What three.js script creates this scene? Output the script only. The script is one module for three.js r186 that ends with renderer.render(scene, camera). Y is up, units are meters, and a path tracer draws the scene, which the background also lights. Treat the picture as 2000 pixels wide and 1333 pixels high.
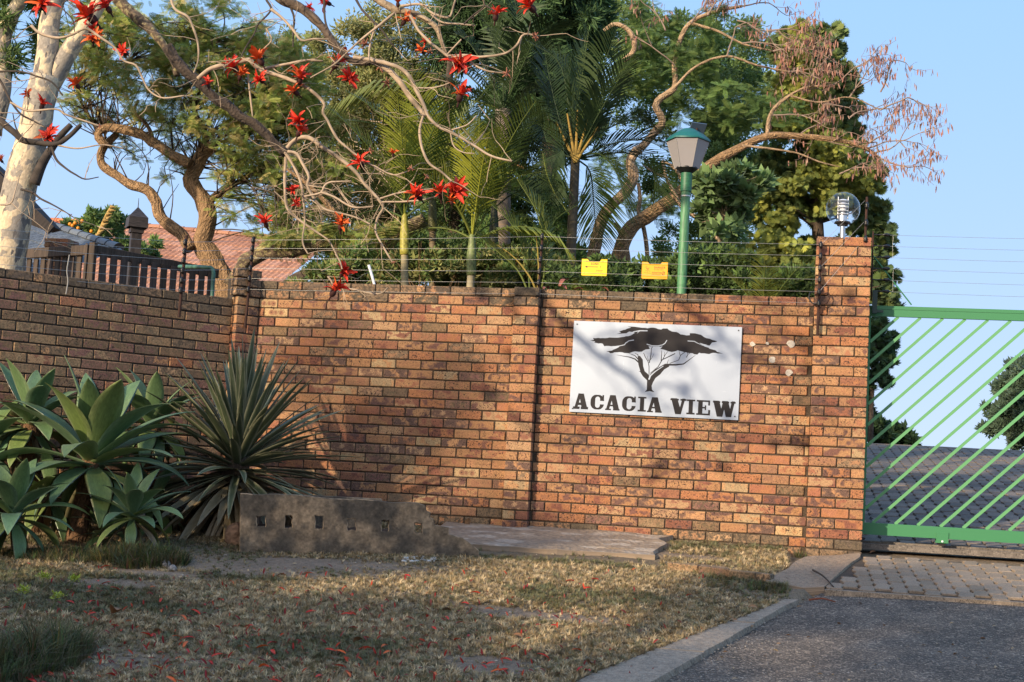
import * as THREE from 'three';
import { mergeGeometries, toCreasedNormals } from 'three/addons/utils/BufferGeometryUtils.js';

// ---------- camera, sky, sun, exposure ----------
const F = 2800, RAD = Math.PI / 180;
const scene = new THREE.Scene();
const camera = new THREE.PerspectiveCamera(26.7785, 2000 / 1333, 0.1, 6000);
camera.position.set(2.322, 0.484, 12.41);
camera.rotation.order = 'YXZ';
camera.rotation.set(5.2995 * RAD, 10.6002 * RAD, 3.1394 * RAD);
camera.updateMatrixWorld(true);

const SUN_AZ = 31 * RAD, SUN_EL = 17 * RAD;          // azimuth measured from the wall's normal towards the left
const S = new THREE.Vector3(-Math.sin(SUN_AZ) * Math.cos(SUN_EL), Math.sin(SUN_EL), Math.cos(SUN_AZ) * Math.cos(SUN_EL));
const sun = new THREE.DirectionalLight(new THREE.Color(1, 0.82, 0.60), 4.1);
sun.position.copy(S).multiplyScalar(60);
sun.castShadow = true;
sun.shadow.radius = 2;
sun.shadow.mapSize.set(4096, 4096);
Object.assign(sun.shadow.camera, { left: -22, right: 22, top: 16, bottom: -16, near: 1, far: 140 });
scene.add(sun, sun.target);

{ // clear late-afternoon sky: blue above, paler and faintly lavender towards the horizon, warmer round the sun
  const W = 512, H = 256, a = new Float32Array(W * H * 4), d = new THREE.Vector3();
  const mix = (p, q, t) => p.map((v, i) => v + (q[i] - v) * t);
  for (let j = 0; j < H; j++) for (let i = 0; i < W; i++) {
    const el = ((j + 0.5) / H - 0.5) * Math.PI, az = ((i + 0.5) / W - 0.5) * 2 * Math.PI;
    d.set(Math.cos(el) * Math.cos(az), Math.sin(el), Math.cos(el) * Math.sin(az));
    const h = Math.max(0, el) / (Math.PI / 2);
    let c = mix([0.49, 0.585, 0.73], [0.24, 0.46, 0.78], 1 - Math.exp(-h * 6.5));
    c = mix(c, [0.15, 0.34, 0.74], Math.min(1, h * 0.8));
    const g = Math.max(0, d.dot(S));
    c = mix(c, [1.9, 1.5, 1.1], 0.7 * Math.pow(g, 8) + 0.22 * Math.pow(g, 2.2));
    if (el < 0) c = mix(c, [0.30, 0.31, 0.33], Math.min(1, -el * 6));
    const n = (j * W + i) * 4; a[n] = c[0]; a[n + 1] = c[1]; a[n + 2] = c[2]; a[n + 3] = 1;
  }
  const t = new THREE.DataTexture(a, W, H, THREE.RGBAFormat, THREE.FloatType);
  t.mapping = THREE.EquirectangularReflectionMapping; t.magFilter = t.minFilter = THREE.LinearFilter; t.wrapS = THREE.RepeatWrapping; t.needsUpdate = true;
  scene.background = t; scene.environment = t;
}
const renderer = new THREE.WebGLRenderer({ antialias: true });
renderer.setSize(1024, 682);
renderer.toneMapping = THREE.LinearToneMapping;
renderer.toneMappingExposure = 1.48;
renderer.shadowMap.enabled = true;
renderer.shadowMap.type = THREE.PCFSoftShadowMap;

// ---------- helpers ----------
let seed = 7;
const rnd = () => { seed = (seed + 0x6D2B79F5) | 0; let t = Math.imul(seed ^ (seed >>> 15), 1 | seed); t = (t + Math.imul(t ^ (t >>> 7), 61 | t)) ^ t; return ((t ^ (t >>> 14)) >>> 0) / 4294967296; };
const rr = (a, b) => a + (b - a) * rnd(), pick = (l) => l[Math.floor(rnd() * l.length)];
const V = (x, y, z) => new THREE.Vector3(x, y, z);
const lerp = THREE.MathUtils.lerp, clamp = THREE.MathUtils.clamp, smooth = THREE.MathUtils.smoothstep;
const hash = (x, y, s = 0) => { let h = Math.imul(x, 374761393) + Math.imul(y, 668265263) + Math.imul(s, 974711) | 0; h = Math.imul(h ^ (h >>> 13), 1274126177); return ((h ^ (h >>> 16)) >>> 0) / 4294967296; };
function vn(x, y, s = 0, px = 0, py = 0) {                    // value noise, periodic when px, py are given
  const x0 = Math.floor(x), y0 = Math.floor(y); let u = x - x0, v = y - y0; u = u * u * (3 - 2 * u); v = v * v * (3 - 2 * v);
  const w = (i, j) => hash(px ? ((i % px) + px) % px : i, py ? ((j % py) + py) % py : j, s);
  const a = w(x0, y0), b = w(x0 + 1, y0), c = w(x0, y0 + 1), e = w(x0 + 1, y0 + 1);
  return a + (b - a) * u + (c - a) * v + (a - b - c + e) * u * v;
}
function fbm(x, y, s = 0, o = 4, px = 0, py = 0) { let r = 0, a = 0.5, n = 0; for (let i = 0; i < o; i++) { r += a * vn(x, y, s + i * 17, px, py); n += a; a *= 0.5; x *= 2; y *= 2; px *= 2; py *= 2; } return r / n; }

// a pixel of the 2000 x 1333 photograph on the upright plane z = const
const camFwd = V(0, 0, -1).applyQuaternion(camera.quaternion);
function ray(px, py) { return V((px - 1000) / F, -(py - 666.5) / F, -1).applyQuaternion(camera.quaternion); }
function at(px, py, z) { const d = ray(px, py); return camera.position.clone().addScaledVector(d, (z - camera.position.z) / d.z); }
function mpp(p) { return p.clone().sub(camera.position).dot(camFwd) / F; }   // metres per photo pixel at a point
const slope = (z) => z > 0 ? (z < 9 ? -0.1 * z : -0.9 - 0.012 * (z - 9)) : 0;
function onGround(px, py) { const d = ray(px, py), o = camera.position, t = -(o.y + 0.1 * o.z) / (d.y + 0.1 * d.z); return o.clone().addScaledVector(d, t); }

const names = new Map();
function numbered(n) { const k = names.get(n) ?? 0; names.set(n, k + 1); return k ? n + '_' + String(k).padStart(3, '0') : n; }
function shade(o) { o.castShadow = o.receiveShadow = true; return o; }
function tag(o, label, category, group, kind) { o.userData.label = label; if (category) o.userData.category = category; if (group) o.userData.group = group; if (kind) o.userData.kind = kind; return o; }
function thing(name, label, category, pos = [0, 0, 0], turn = 0, group) {
  const o = new THREE.Group(); o.name = numbered(name); o.position.set(...pos); o.rotation.y = turn; scene.add(o);
  return tag(o, label, category, group);
}
function single(name, geo, mat, label, category, group, kind) {        // a thing that is one mesh
  const o = shade(new THREE.Mesh(geo, mat)); o.name = numbered(name); scene.add(o); return tag(o, label, category, group, kind);
}
function structure(name, geo, mat, label) { const o = shade(new THREE.Mesh(geo, mat)); o.name = numbered(name); o.userData.kind = 'structure'; if (label) o.userData.label = label; scene.add(o); return o; }
function part(parent, name, geo, mat, world = false) {                 // world: geometry given in scene coordinates
  const o = shade(new THREE.Mesh(Array.isArray(geo) ? mergeGeometries(geo) : geo, mat)); o.name = name; if (/^(twigs|stems|branches)$/.test(name)) o.userData.kind = 'stuff'; parent.add(o);
  if (world) { let p = parent; const off = V(0, 0, 0); while (p && p !== scene) { off.add(p.position); p = p.parent; } o.position.copy(off.negate()); }
  return o;
}
function clean(g) { for (const k of Object.keys(g.attributes)) if (!['position', 'normal', 'uv', 'color'].includes(k)) g.deleteAttribute(k); return g; }
function box(w, h, d, x = 0, y = 0, z = 0, ry = 0) {                   // with uv in metres
  const g = new THREE.BoxGeometry(w, h, d), p = g.attributes.position, n = g.attributes.normal, uv = g.attributes.uv;
  for (let i = 0; i < p.count; i++) { const ax = Math.abs(n.getX(i)) > 0.5, ay = Math.abs(n.getY(i)) > 0.5; uv.setXY(i, ax ? p.getZ(i) : p.getX(i), ay ? p.getZ(i) : p.getY(i)); }
  if (ry) g.rotateY(ry);
  return g.translate(x, y, z);
}
function bbox(w, h, d, c, x = 0, y = 0, z = 0) {                       // chamfered box
  const pts = [], X = w / 2, Y = h / 2, Z = d / 2, pos = [], nor = [], uv = [];
  const face = (a, b, c2, e) => { const n = b.clone().sub(a).cross(c2.clone().sub(a)).normalize(); for (const q of [a, b, c2, a, c2, e]) { pos.push(q.x, q.y, q.z); nor.push(n.x, n.y, n.z); uv.push(Math.abs(n.x) > 0.8 ? q.z : q.x, Math.abs(n.y) > 0.8 ? q.z : q.y); } };
  const tri = (a, b, c2) => { const n = b.clone().sub(a).cross(c2.clone().sub(a)).normalize(); for (const q of [a, b, c2]) { pos.push(q.x, q.y, q.z); nor.push(n.x, n.y, n.z); uv.push(q.x, q.y); } };
  const fz = (s) => [V(-X + c, -Y + c, s * Z), V(X - c, -Y + c, s * Z), V(X - c, Y - c, s * Z), V(-X + c, Y - c, s * Z)];
  const fx = (s) => [V(s * X, -Y + c, -Z + c), V(s * X, Y - c, -Z + c), V(s * X, Y - c, Z - c), V(s * X, -Y + c, Z - c)];
  const fy = (s) => [V(-X + c, s * Y, -Z + c), V(-X + c, s * Y, Z - c), V(X - c, s * Y, Z - c), V(X - c, s * Y, -Z + c)];
  const zf = fz(1), zb = fz(-1), xr = fx(1), xl = fx(-1), yt = fy(1), yb = fy(-1);
  face(...zf); face(zb[1], zb[0], zb[3], zb[2]); face(...xr); face(xl[3], xl[2], xl[1], xl[0]); face(...yt); face(yb[3], yb[2], yb[1], yb[0]);
  face(zf[1], xr[3], xr[2], zf[2]); face(xl[3], zf[0], zf[3], xl[2]); face(zf[3], zf[2], yt[2], yt[1]); face(yb[1], yb[2], zf[1], zf[0]);
  face(xr[0], zb[1], zb[2], xr[1]); face(zb[0], xl[0], xl[1], zb[3]); face(yt[0], yt[3], zb[2], zb[3]); face(zb[0], zb[1], yb[3], yb[0]);
  face(xr[2], xr[1], yt[3], yt[2]); face(yb[2], yb[3], xr[0], xr[3]); face(xl[1], xl[2], yt[1], yt[0]); face(yb[0], yb[1], xl[3], xl[0]);
  tri(zf[2], xr[2], yt[2]); tri(zf[1], yb[2], xr[3]); tri(zf[3], yt[1], xl[2]); tri(zf[0], xl[3], yb[1]);
  tri(zb[2], yt[3], xr[1]); tri(zb[1], xr[0], yb[3]); tri(zb[3], xl[1], yt[0]); tri(zb[0], yb[0], xl[0]);
  const g = new THREE.BufferGeometry(); g.setAttribute('position', new THREE.Float32BufferAttribute(pos, 3)); g.setAttribute('normal', new THREE.Float32BufferAttribute(nor, 3)); g.setAttribute('uv', new THREE.Float32BufferAttribute(uv, 2));
  g.setIndex([...Array(pos.length / 3).keys()]);
  return g.translate(x, y, z);
}
function cyl(r0, r1, h, seg = 12, x = 0, y = 0, z = 0, open = false) { return new THREE.CylinderGeometry(r1, r0, h, seg, 1, open).translate(x, y + h / 2, z); }
function rod(a, b, r, seg = 6, r2 = r) {                                // straight bar between two points
  const d = b.clone().sub(a), g = new THREE.CylinderGeometry(r2, r, d.length(), seg);
  return g.applyQuaternion(new THREE.Quaternion().setFromUnitVectors(V(0, 1, 0), d.clone().normalize())).translate((a.x + b.x) / 2, (a.y + b.y) / 2, (a.z + b.z) / 2);
}
function tube(pts, rad, o = {}) {                                      // tapered, knobbly tube; uv in metres
  const { step = 0.08, seg = 7, knob = 0, s = 1, cap = true } = o;
  const c = new THREE.CatmullRomCurve3(pts, false, 'centripetal'), L = c.getLength(), n = Math.max(2, Math.min(160, Math.round(L / step)));
  const P = c.getSpacedPoints(n), pos = [], uv = [], idx = []; let nrm = null; const T = V(0, 0, 0), N = V(0, 0, 0), B = V(0, 0, 0);
  for (let i = 0; i <= n; i++) {
    T.copy(P[Math.min(n, i + 1)]).sub(P[Math.max(0, i - 1)]).normalize();
    if (!nrm) nrm = Math.abs(T.y) < 0.9 ? V(0, 1, 0) : V(1, 0, 0);
    nrm.addScaledVector(T, -nrm.dot(T)).normalize(); N.copy(nrm); B.copy(T).cross(N);
    const t = i / n, f = t * (rad.length - 1), k = Math.min(rad.length - 2, Math.floor(f)), r = rad.length < 2 ? rad[0] : lerp(rad[k], rad[k + 1], f - k);
    for (let j = 0; j <= seg; j++) {
      const a = (j % seg) / seg * 2 * Math.PI, q = r * (1 + knob * (vn(i * 0.45 + s * 13, (j % seg) * 0.9, s | 0) - 0.5) * 2);
      pos.push(P[i].x + q * (Math.cos(a) * N.x + Math.sin(a) * B.x), P[i].y + q * (Math.cos(a) * N.y + Math.sin(a) * B.y), P[i].z + q * (Math.cos(a) * N.z + Math.sin(a) * B.z));
      uv.push(j / seg * 2 * Math.PI * Math.max(r, 0.02), t * L);
    }
  }
  for (let i = 0; i < n; i++) for (let j = 0; j < seg; j++) { const a = i * (seg + 1) + j, b = a + seg + 1; idx.push(a, a + 1, b, b, a + 1, b + 1); }
  if (cap) for (const [i, f] of [[0, 1], [n, 0]]) { const m = pos.length / 3; pos.push(P[i].x, P[i].y, P[i].z); uv.push(0, 0); for (let j = 0; j < seg; j++) { const a = i * (seg + 1) + j; f ? idx.push(m, a + 1, a) : idx.push(m, a, a + 1); } }
  const g = new THREE.BufferGeometry(); g.setAttribute('position', new THREE.Float32BufferAttribute(pos, 3)); g.setAttribute('uv', new THREE.Float32BufferAttribute(uv, 2)); g.setIndex(idx); g.computeVertexNormals();
  return g;
}
// a limb traced through photo pixels [x, y(, dz)] at depth z with widths in photo pixels
function limb(px, z, w0, w1, o = {}) {
  const P = px.map(([x, y, dz = 0]) => at(x, y, z + dz)); const m = mpp(P[0]) / 2;
  return tube(P, [w0 * m, w1 * m], { step: 6 * m * 2, ...o });
}
function geom(pos, uv, idx, col) {
  const g = new THREE.BufferGeometry(); g.setAttribute('position', new THREE.Float32BufferAttribute(pos, 3)); g.setAttribute('uv', new THREE.Float32BufferAttribute(uv, 2));
  if (col) g.setAttribute('color', new THREE.Float32BufferAttribute(col, 3)); g.setIndex(idx); g.computeVertexNormals(); return g;
}
const M4 = new THREE.Matrix4(), Q = new THREE.Quaternion(), E3 = new THREE.Euler(), CC = new THREE.Color();
function scatter(parent, name, geo, mat, list, world = true) {         // list: {p, e:[x,y,z], s, c}
  const o = new THREE.InstancedMesh(geo, mat, list.length); o.name = name; o.userData.kind = 'stuff'; shade(o);
  list.forEach((k, i) => { Q.setFromEuler(E3.set(...k.e)); M4.compose(k.p, Q, typeof k.s === 'number' ? V(k.s, k.s, k.s) : k.s); o.setMatrixAt(i, M4); o.setColorAt(i, CC.setRGB(...k.c)); });
  parent.add(o); if (world && parent !== scene) o.position.copy(parent.position).negate();
  return o;
}

// ---------- textures and materials ----------
function texture(w, h, f, srgb = true, repeat = true) {
  const a = new Uint8Array(w * h * 4);
  for (let j = 0; j < h; j++) for (let i = 0; i < w; i++) { const c = f(i / w, j / h, i, j), n = (j * w + i) * 4; a[n] = clamp(c[0], 0, 255); a[n + 1] = clamp(c[1], 0, 255); a[n + 2] = clamp(c[2], 0, 255); a[n + 3] = 255; }
  const t = new THREE.DataTexture(a, w, h); if (srgb) t.colorSpace = THREE.SRGBColorSpace; t.magFilter = THREE.LinearFilter; t.minFilter = THREE.LinearMipmapLinearFilter; t.generateMipmaps = true;
  if (repeat) t.wrapS = t.wrapT = THREE.RepeatWrapping; t.needsUpdate = true; return t;
}
const grey = (v) => [v, v, v];
function rep(t, x, y = x) { const c = t.clone(); c.repeat.set(x, y); c.needsUpdate = true; return c; }
const std = (o) => new THREE.MeshStandardMaterial({ side: THREE.DoubleSide, roughness: 0.85, ...o });
const leafy = (c, tr = 0.35, o = {}) => new THREE.MeshPhysicalMaterial({ color: new THREE.Color().setRGB(...c), roughness: 0.75, transmission: tr, thickness: 0, side: THREE.DoubleSide, specularIntensity: 0.5, ...o });

const grainT = texture(512, 512, (u, v) => grey(218 + 150 * (fbm(u * 16, v * 16, 3, 5, 16, 16) - 0.5)));          // soft multi-purpose grain
const speckT = texture(512, 512, (u, v, i, j) => { const n = fbm(u * 24, v * 24, 5, 3, 24, 24), h = hash(i, j, 9), h2 = vn(u * 170, v * 170, 4, 170, 170); return grey(168 + 70 * n + (h2 > 0.78 ? 75 * (h2 - 0.5) * 2 : 0) - (h2 < 0.22 ? 60 : 0) + 22 * (h - 0.5)); });
const barkT = texture(512, 512, (u, v) => { const w = fbm(u * 8, v * 8, 31, 3, 8, 8) * 1.4, r = Math.abs(vn(u * 18 + w, v * 7 + w * 2, 11, 0, 0) - 0.5) * 2, f = fbm(u * 40, v * 40, 12, 3, 40, 40), e = Math.min(1, Math.min(u, 1 - u, v, 1 - v) * 20); return grey(118 + 120 * Math.pow(lerp(0.5, r, e), 0.7) * (0.6 + 0.5 * f) + 50 * f); });
const lichenT = texture(512, 512, (u, v) => { const b = fbm(u * 22, v * 22, 77, 4, 22, 22), l = smooth(fbm(u * 14, v * 14, 79, 4, 14, 14), 0.52, 0.62), k = 0.5 + b; const c = [92 * k, 78 * k, 62 * k], g = [150, 140, 95].map((q) => q * (0.75 + 0.5 * b)); return c.map((q, i) => lerp(q, g[i], l * 0.75)); });
const woodT = texture(256, 256, (u, v) => { const g = vn(u * 60, v * 3, 41, 60, 3), f = fbm(u * 30, v * 6, 44, 3, 30, 6); return grey(205 + 70 * (g - 0.5) + 60 * (f - 0.5)); });

const M = {
  mortar: std({ color: 0x5c4d3e, map: speckT, bumpMap: grainT, bumpScale: 0.004, roughness: 0.95 }),
  mortarDark: std({ color: 0x4a4036, map: speckT, bumpMap: grainT, bumpScale: 0.004, roughness: 0.95 }),
  bark: std({ color: 0xb39d80, map: barkT, bumpMap: barkT, bumpScale: 0.02, roughness: 0.95 }),
  barkDark: std({ color: 0x6d5c4c, map: barkT, bumpMap: barkT, bumpScale: 0.02, roughness: 0.95 }),
  barkWarm: std({ color: 0xc09a70, map: rep(barkT, 2), bumpMap: rep(barkT, 2), bumpScale: 0.03, roughness: 0.95 }),
  barkBlack: std({ color: 0x54473c, map: rep(barkT, 2), bumpMap: rep(barkT, 2), bumpScale: 0.02, roughness: 0.95 }),
  lichen: std({ map: rep(lichenT, 3), bumpMap: rep(grainT, 3), bumpScale: 0.006, roughness: 0.95 }),
  twig: std({ color: 0xb59f86, map: grainT, roughness: 0.9 }),
  twigDark: std({ color: 0x4a4038, map: grainT, roughness: 0.9 }),
  steelDark: std({ color: 0x2c2724, roughness: 0.6, metalness: 0.4 }),
  rust: std({ color: 0x4a3026, map: grainT, roughness: 0.85, metalness: 0.2 }),
  wire: std({ color: 0xb9b6ae, roughness: 0.35, metalness: 0.9 }),
  porcelain: std({ color: 0x1d1a18, roughness: 0.35 }),
  white: std({ color: 0xd8dade, roughness: 0.5 }),
  green: std({ color: 0x2f6f4a, map: rep(grainT, 3), roughness: 0.5 }),
  teal: std({ color: 0x1f6f66, map: rep(grainT, 4), roughness: 0.5 }),
  black: std({ color: 0x1b1b1d, roughness: 0.5 }),
  timber: std({ color: 0x57483c, map: rep(woodT, 2, 2), bumpMap: woodT, bumpScale: 0.002, roughness: 0.8 }),
  concrete: std({ color: 0xbba58c, map: speckT, bumpMap: grainT, bumpScale: 0.006, roughness: 0.95 }),
};

// ---------- ground ----------
function base(x, z) {
  const s = -z;
  if (z >= 0) return slope(z);
  if (s < 0.6) return 0.1 * s;
  if (s < 10) return 0.06 + 0.12 * (s - 0.6);
  if (s < 14) { const t = s - 10; return 1.188 + 0.12 * t - 0.03375 * t * t; }
  return Math.max(-5.8, 1.128 - 0.15 * (s - 14));
}
const kerbX = (z) => z > 2.72 ? 2.42 - (z - 2.72) * 0.282 : lerp(2.68, 2.42, clamp((z - 1.95) / 0.77, 0, 1));
const apronX = (z) => lerp(3.05, 2.70, clamp((z - 0.3) / 1.65, 0, 1));
const lawnLift = (x, z) => 0.035 * (fbm(x * 1.3, z * 1.3, 21, 3) - 0.5) + 0.012 * (fbm(x * 7, z * 7, 23, 2) - 0.5);
function bare(x, z) {                                                  // 1 where the soil shows, 0 under full grass
  const p = fbm(x * 1.1 + 3, z * 2.2, 51, 4), b = (cx, cz, rx, rz) => Math.exp(-(((x - cx) / rx) ** 2 + ((z - cz) / rz) ** 2));
  let v = 1.0 * b(-1.25, 2.75, 0.95, 0.33) + 0.9 * b(-0.95, 5.55, 0.75, 0.28) + 0.85 * b(-2.3, 2.2, 0.8, 0.5) + 0.8 * b(-0.4, 2.3, 0.8, 0.25) + 0.55 * b(2.3, 2.4, 0.5, 0.5);
  return clamp(v * (0.55 + 0.9 * p) + 0.9 * smooth(p, 0.58, 0.78) - 0.05, 0, 1);
}
function ground(x, z) {
  if (x > kerbX(z) - 0.05 && z > 1.9) return base(x, z) - 0.07;
  if (z < 2.0 && x > 2.45 && z > -14) return base(x, z) - 0.06;
  if (x > kerbX(z) - 0.02 - clamp((z - 2.2) * 0.11, 0.06, 0.31) && z > 2.35) return base(x, z) - 0.04;
  return base(x, z) + (z > 0 && z < 11 ? lawnLift(x, z) : 0);
}
{
  const ax = (a, b, s) => { const r = []; for (let v = a; v < b - 1e-6; v += s) r.push(v); return r; };
  const xs = [-3000, -800, -250, -90, -40, -22, -14, -9, -6.5, ...ax(-5, 5, 0.07), 5, 6, 8, 12, 20, 40, 90, 250, 800, 3000];
  const zs = [-3000, -900, -300, -120, -62, -40, -28, -22, -18, ...ax(-15, -0.6, 0.6), ...ax(-0.6, 7.5, 0.07), ...ax(7.5, 13, 0.4), 14, 17, 22, 30, 45, 80, 200, 700, 3000];
  const pos = [], uv = [], col = [], idx = [];
  for (const z of zs) for (const x of xs) {
    pos.push(x, ground(x, z), z); uv.push(x, z);
    const b = z > -0.3 && z < 12 ? bare(x, z) : 0.4, n = fbm(x * 2.3, z * 2.3, 61, 3);
    const soil = [0.36, 0.255, 0.17], turf = [0.25, 0.18, 0.105];
    col.push(...soil.map((s, i) => lerp(turf[i], s, b) * (0.8 + 0.45 * n)));
  }
  const w = xs.length;
  for (let j = 0; j < zs.length - 1; j++) for (let i = 0; i < w - 1; i++) { const a = j * w + i, b = a + 1, c = a + w, d = c + 1; idx.push(a, c, b, b, c, d); }
  structure('ground', geom(pos, uv, idx, col), std({ vertexColors: true, map: rep(speckT, 1.7), bumpMap: rep(grainT, 2.3), bumpScale: 0.012, roughness: 1 }));
}
const asphaltT = texture(1024, 1024, (u, v, i, j) => {
  const st = vn(u * 150, v * 150, 7, 150, 150), st2 = vn(u * 62, v * 62, 8, 62, 62), big = fbm(u * 6, v * 6, 10, 3, 6, 6), h = hash(i, j, 3);
  let g = 76 + 26 * (big - 0.5) * 2 + 14 * (h - 0.5); g += st > 0.68 ? 190 * (st - 0.55) * (0.6 + h) : 0; g += st2 > 0.72 ? 85 * h : 0; g -= st < 0.25 ? 26 : 0; return [g * 1.12, g * 1.0, g * 0.88];
});
{ // asphalt, from the kerb outwards
  const pos = [], uv = [], idx = [], zs = []; for (let z = 1.93; z < 12; z += 0.12) zs.push(z); zs.push(14, 18, 26, 45, 90);
  const n = 40;
  for (const z of zs) for (let i = 0; i <= n; i++) { const x0 = kerbX(z) - (z > 13 ? 60 : 0), t = i / n, x = x0 + t * t * 40; pos.push(x, base(x, z) - 0.022 - 0.02 * Math.exp(-((x - x0) * 4)) + 0.012 * (fbm(x * 1.5, z * 1.5, 71, 3) - 0.5), z); uv.push(x / 1.1, z / 1.1); }
  for (let j = 0; j < zs.length - 1; j++) for (let i = 0; i < n; i++) { const a = j * (n + 1) + i, b = a + 1, c = a + n + 1, d = c + 1; idx.push(a, c, b, b, c, d); }
  structure('road', geom(pos, uv, idx), std({ map: asphaltT, bumpMap: asphaltT, bumpScale: 0.014, roughness: 1 }));
}
function strip(rows, thick, yOff, seedN = 1, n = 4) {                   // a low slab following the ground; rows: [xLeft, xRight, z]
  const pos = [], uv = [], idx = [];
  const w = n + 3;
  rows.forEach(([a, b, z], r) => { for (let i = -1; i <= n + 1; i++) { const t = clamp(i / n, 0, 1), e = i < 0 || i > n, jit = (vn(r * 0.35, i, seedN) - 0.5) * (seedN === 5 ? 0.012 : 0.03), x = lerp(a, b, t) + jit * (i <= 0 || i >= n ? 1 : 0); const y = base(x, z) + yOff + 0.008 * (fbm(x * 5, z * 5, seedN) - 0.5); pos.push(x + (i < 0 ? -0.006 : i > n ? 0.006 : 0), e ? y - thick : y, z); uv.push(x, z + (e ? thick : 0)); } });
  for (let r = 0; r < rows.length - 1; r++) for (let i = 0; i < w - 1; i++) { const a = r * w + i, b = a + 1, c = a + w, d = c + 1; idx.push(a, c, b, b, c, d); }
  for (const [r, f] of [[0, 1], [rows.length - 1, 0]]) { const o = r * w; for (let i = 1; i < w - 2; i++) { const m = pos.length / 3; for (const k of [i, i + 1]) { const q = (o + k) * 3; pos.push(pos[q], pos[q + 1], pos[q + 2], pos[q], pos[q + 1] - thick, pos[q + 2]); uv.push(0, 0, 0, thick); } f ? idx.push(m, m + 2, m + 1, m + 1, m + 2, m + 3) : idx.push(m, m + 1, m + 2, m + 2, m + 1, m + 3); } }
  const g = toCreasedNormals(geom(pos, uv, idx), 0.7); g.setIndex([...Array(g.attributes.position.count).keys()]); return g;
}
{ // flush concrete kerb between verge and road, cast in lengths
  const rows = (z0, z1) => { const r = []; for (let z = z0; z <= z1 + 1e-6; z += 0.1) { const x = kerbX(z); r.push([x - 0.02 - clamp((z - 2.2) * 0.11, 0.06, 0.31), x, z]); } return r; };
  const k = new THREE.Group(); k.name = 'kerb'; k.userData = { kind: 'structure' }; scene.add(k);
  const km = std({ color: 0xb9a58e, map: rep(speckT, 2), bumpMap: rep(grainT, 2), bumpScale: 0.008, roughness: 0.95 });
  for (const [a, b] of [[2.45, 3.36], [3.38, 4.28], [4.3, 5.2], [5.22, 6.12], [6.14, 7.04], [7.06, 8.9]]) part(k, 'kerb_length', strip(rows(a, b), 0.16, -0.006, 5), km);
}
// interlocking pavers: wavy long sides, straight ends
function paverGeo(L, w, gap, kind) {
  const o = kind ? 0.013 : 0, hw = w / 2 - gap / 2, hl = L / 2 - gap / 2, ring = [];
  for (const [t, s] of [[-1, 0], [-0.5, 1], [0, 0], [0.5, -1], [1, 0]]) ring.push([-hw + s * o, t * hl]);
  for (const [t, s] of [[1, 0], [0.5, -1], [0, 0], [-0.5, 1], [-1, 0]]) ring.push([hw + s * o, t * hl]);
  const pos = [], uv = [], idx = [], n = 10, c = 0.006;
  for (const [y, k] of [[0, c], [-c * 0.8, 0], [-0.035, 0]]) for (const [x, z] of ring) { pos.push(x - Math.sign(x) * k, y, z - (Math.abs(Math.abs(z) - hl) < 1e-6 ? Math.sign(z) * k : 0)); uv.push(x, z + y); }
  for (let k = 0; k < 4; k++) idx.push(k, k + 1, 9 - k, k + 1, 8 - k, 9 - k);
  for (let r = 0; r < 2; r++) for (let k = 0; k < n; k++) { const a = r * n + k, b = r * n + (k + 1) % n; idx.push(a, a + n, b, b, a + n, b + n); }
  return geom(pos, uv, idx).toNonIndexed();
}
function paverMats(list) { return list.map((c) => std({ color: c, map: rep(speckT, 5), bumpMap: rep(grainT, 5), bumpScale: 0.003, roughness: 0.95 })); }
function fixPaver(g) { g.computeVertexNormals(); g.setIndex([...Array(g.attributes.position.count).keys()]); return g; }
const paverA = [0, 1, 2, 3].map((i) => { const g = fixPaver(paverGeo(0.22, 0.112, 0.006, 1)); const u = g.attributes.uv; for (let k = 0; k < u.count; k++) u.setXY(k, u.getX(k) + i * 0.31, u.getY(k) + i * 0.47); return g; });
{
  const ap = new THREE.Group(); ap.name = 'driveway_apron'; ap.userData = { kind: 'structure', label: 'sloping apron of wavy brown pavers between gate and road' }; scene.add(ap);
  const mats = paverMats([0xb39d86, 0xab967f, 0xb8a28a, 0xa69179]);
  const bed = [], nn = 14; { const rows = []; for (let z = 0.16; z <= 1.93; z += 0.16) rows.push([apronX(z) - 0.02, 7, z]); part(ap, 'bedding', strip(rows, 0.05, -0.014, 8, 12), M.mortar); }
  let c = 0;
  for (let i = 0; i < 46; i++) for (let j = 0; j < 9; j++) {
    const x = 2.72 + i * 0.1125 + 0.056, z = 0.30 + j * 0.22 + (i % 2) * 0.11; if (x - 0.05 < apronX(z) || z > 1.86 || x > 6.6) continue;
    if (c >= 296) { continue; } c++;
    const p = part(ap, 'paver', pick(paverA), pick(mats)); p.position.set(x, base(x, z) + rr(-0.003, 0.003) + 0.004, z); p.rotation.set(0.0997 + rr(-0.012, 0.012), rr(-0.02, 0.02) + (rnd() < 0.5 ? Math.PI : 0), rr(-0.012, 0.012), 'YXZ'); if (Math.abs(p.rotation.y) > 1) p.rotation.x *= -1;
  }
  const edge = []; for (let x = 0; x <= 1; x += 0.1) edge.push(x);
  part(ap, 'concrete_edge', box(4.4, 0.06, 0.07, 4.9, base(0, 1.98) - 0.03, 1.985, 0.02), M.concrete);
}
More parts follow.
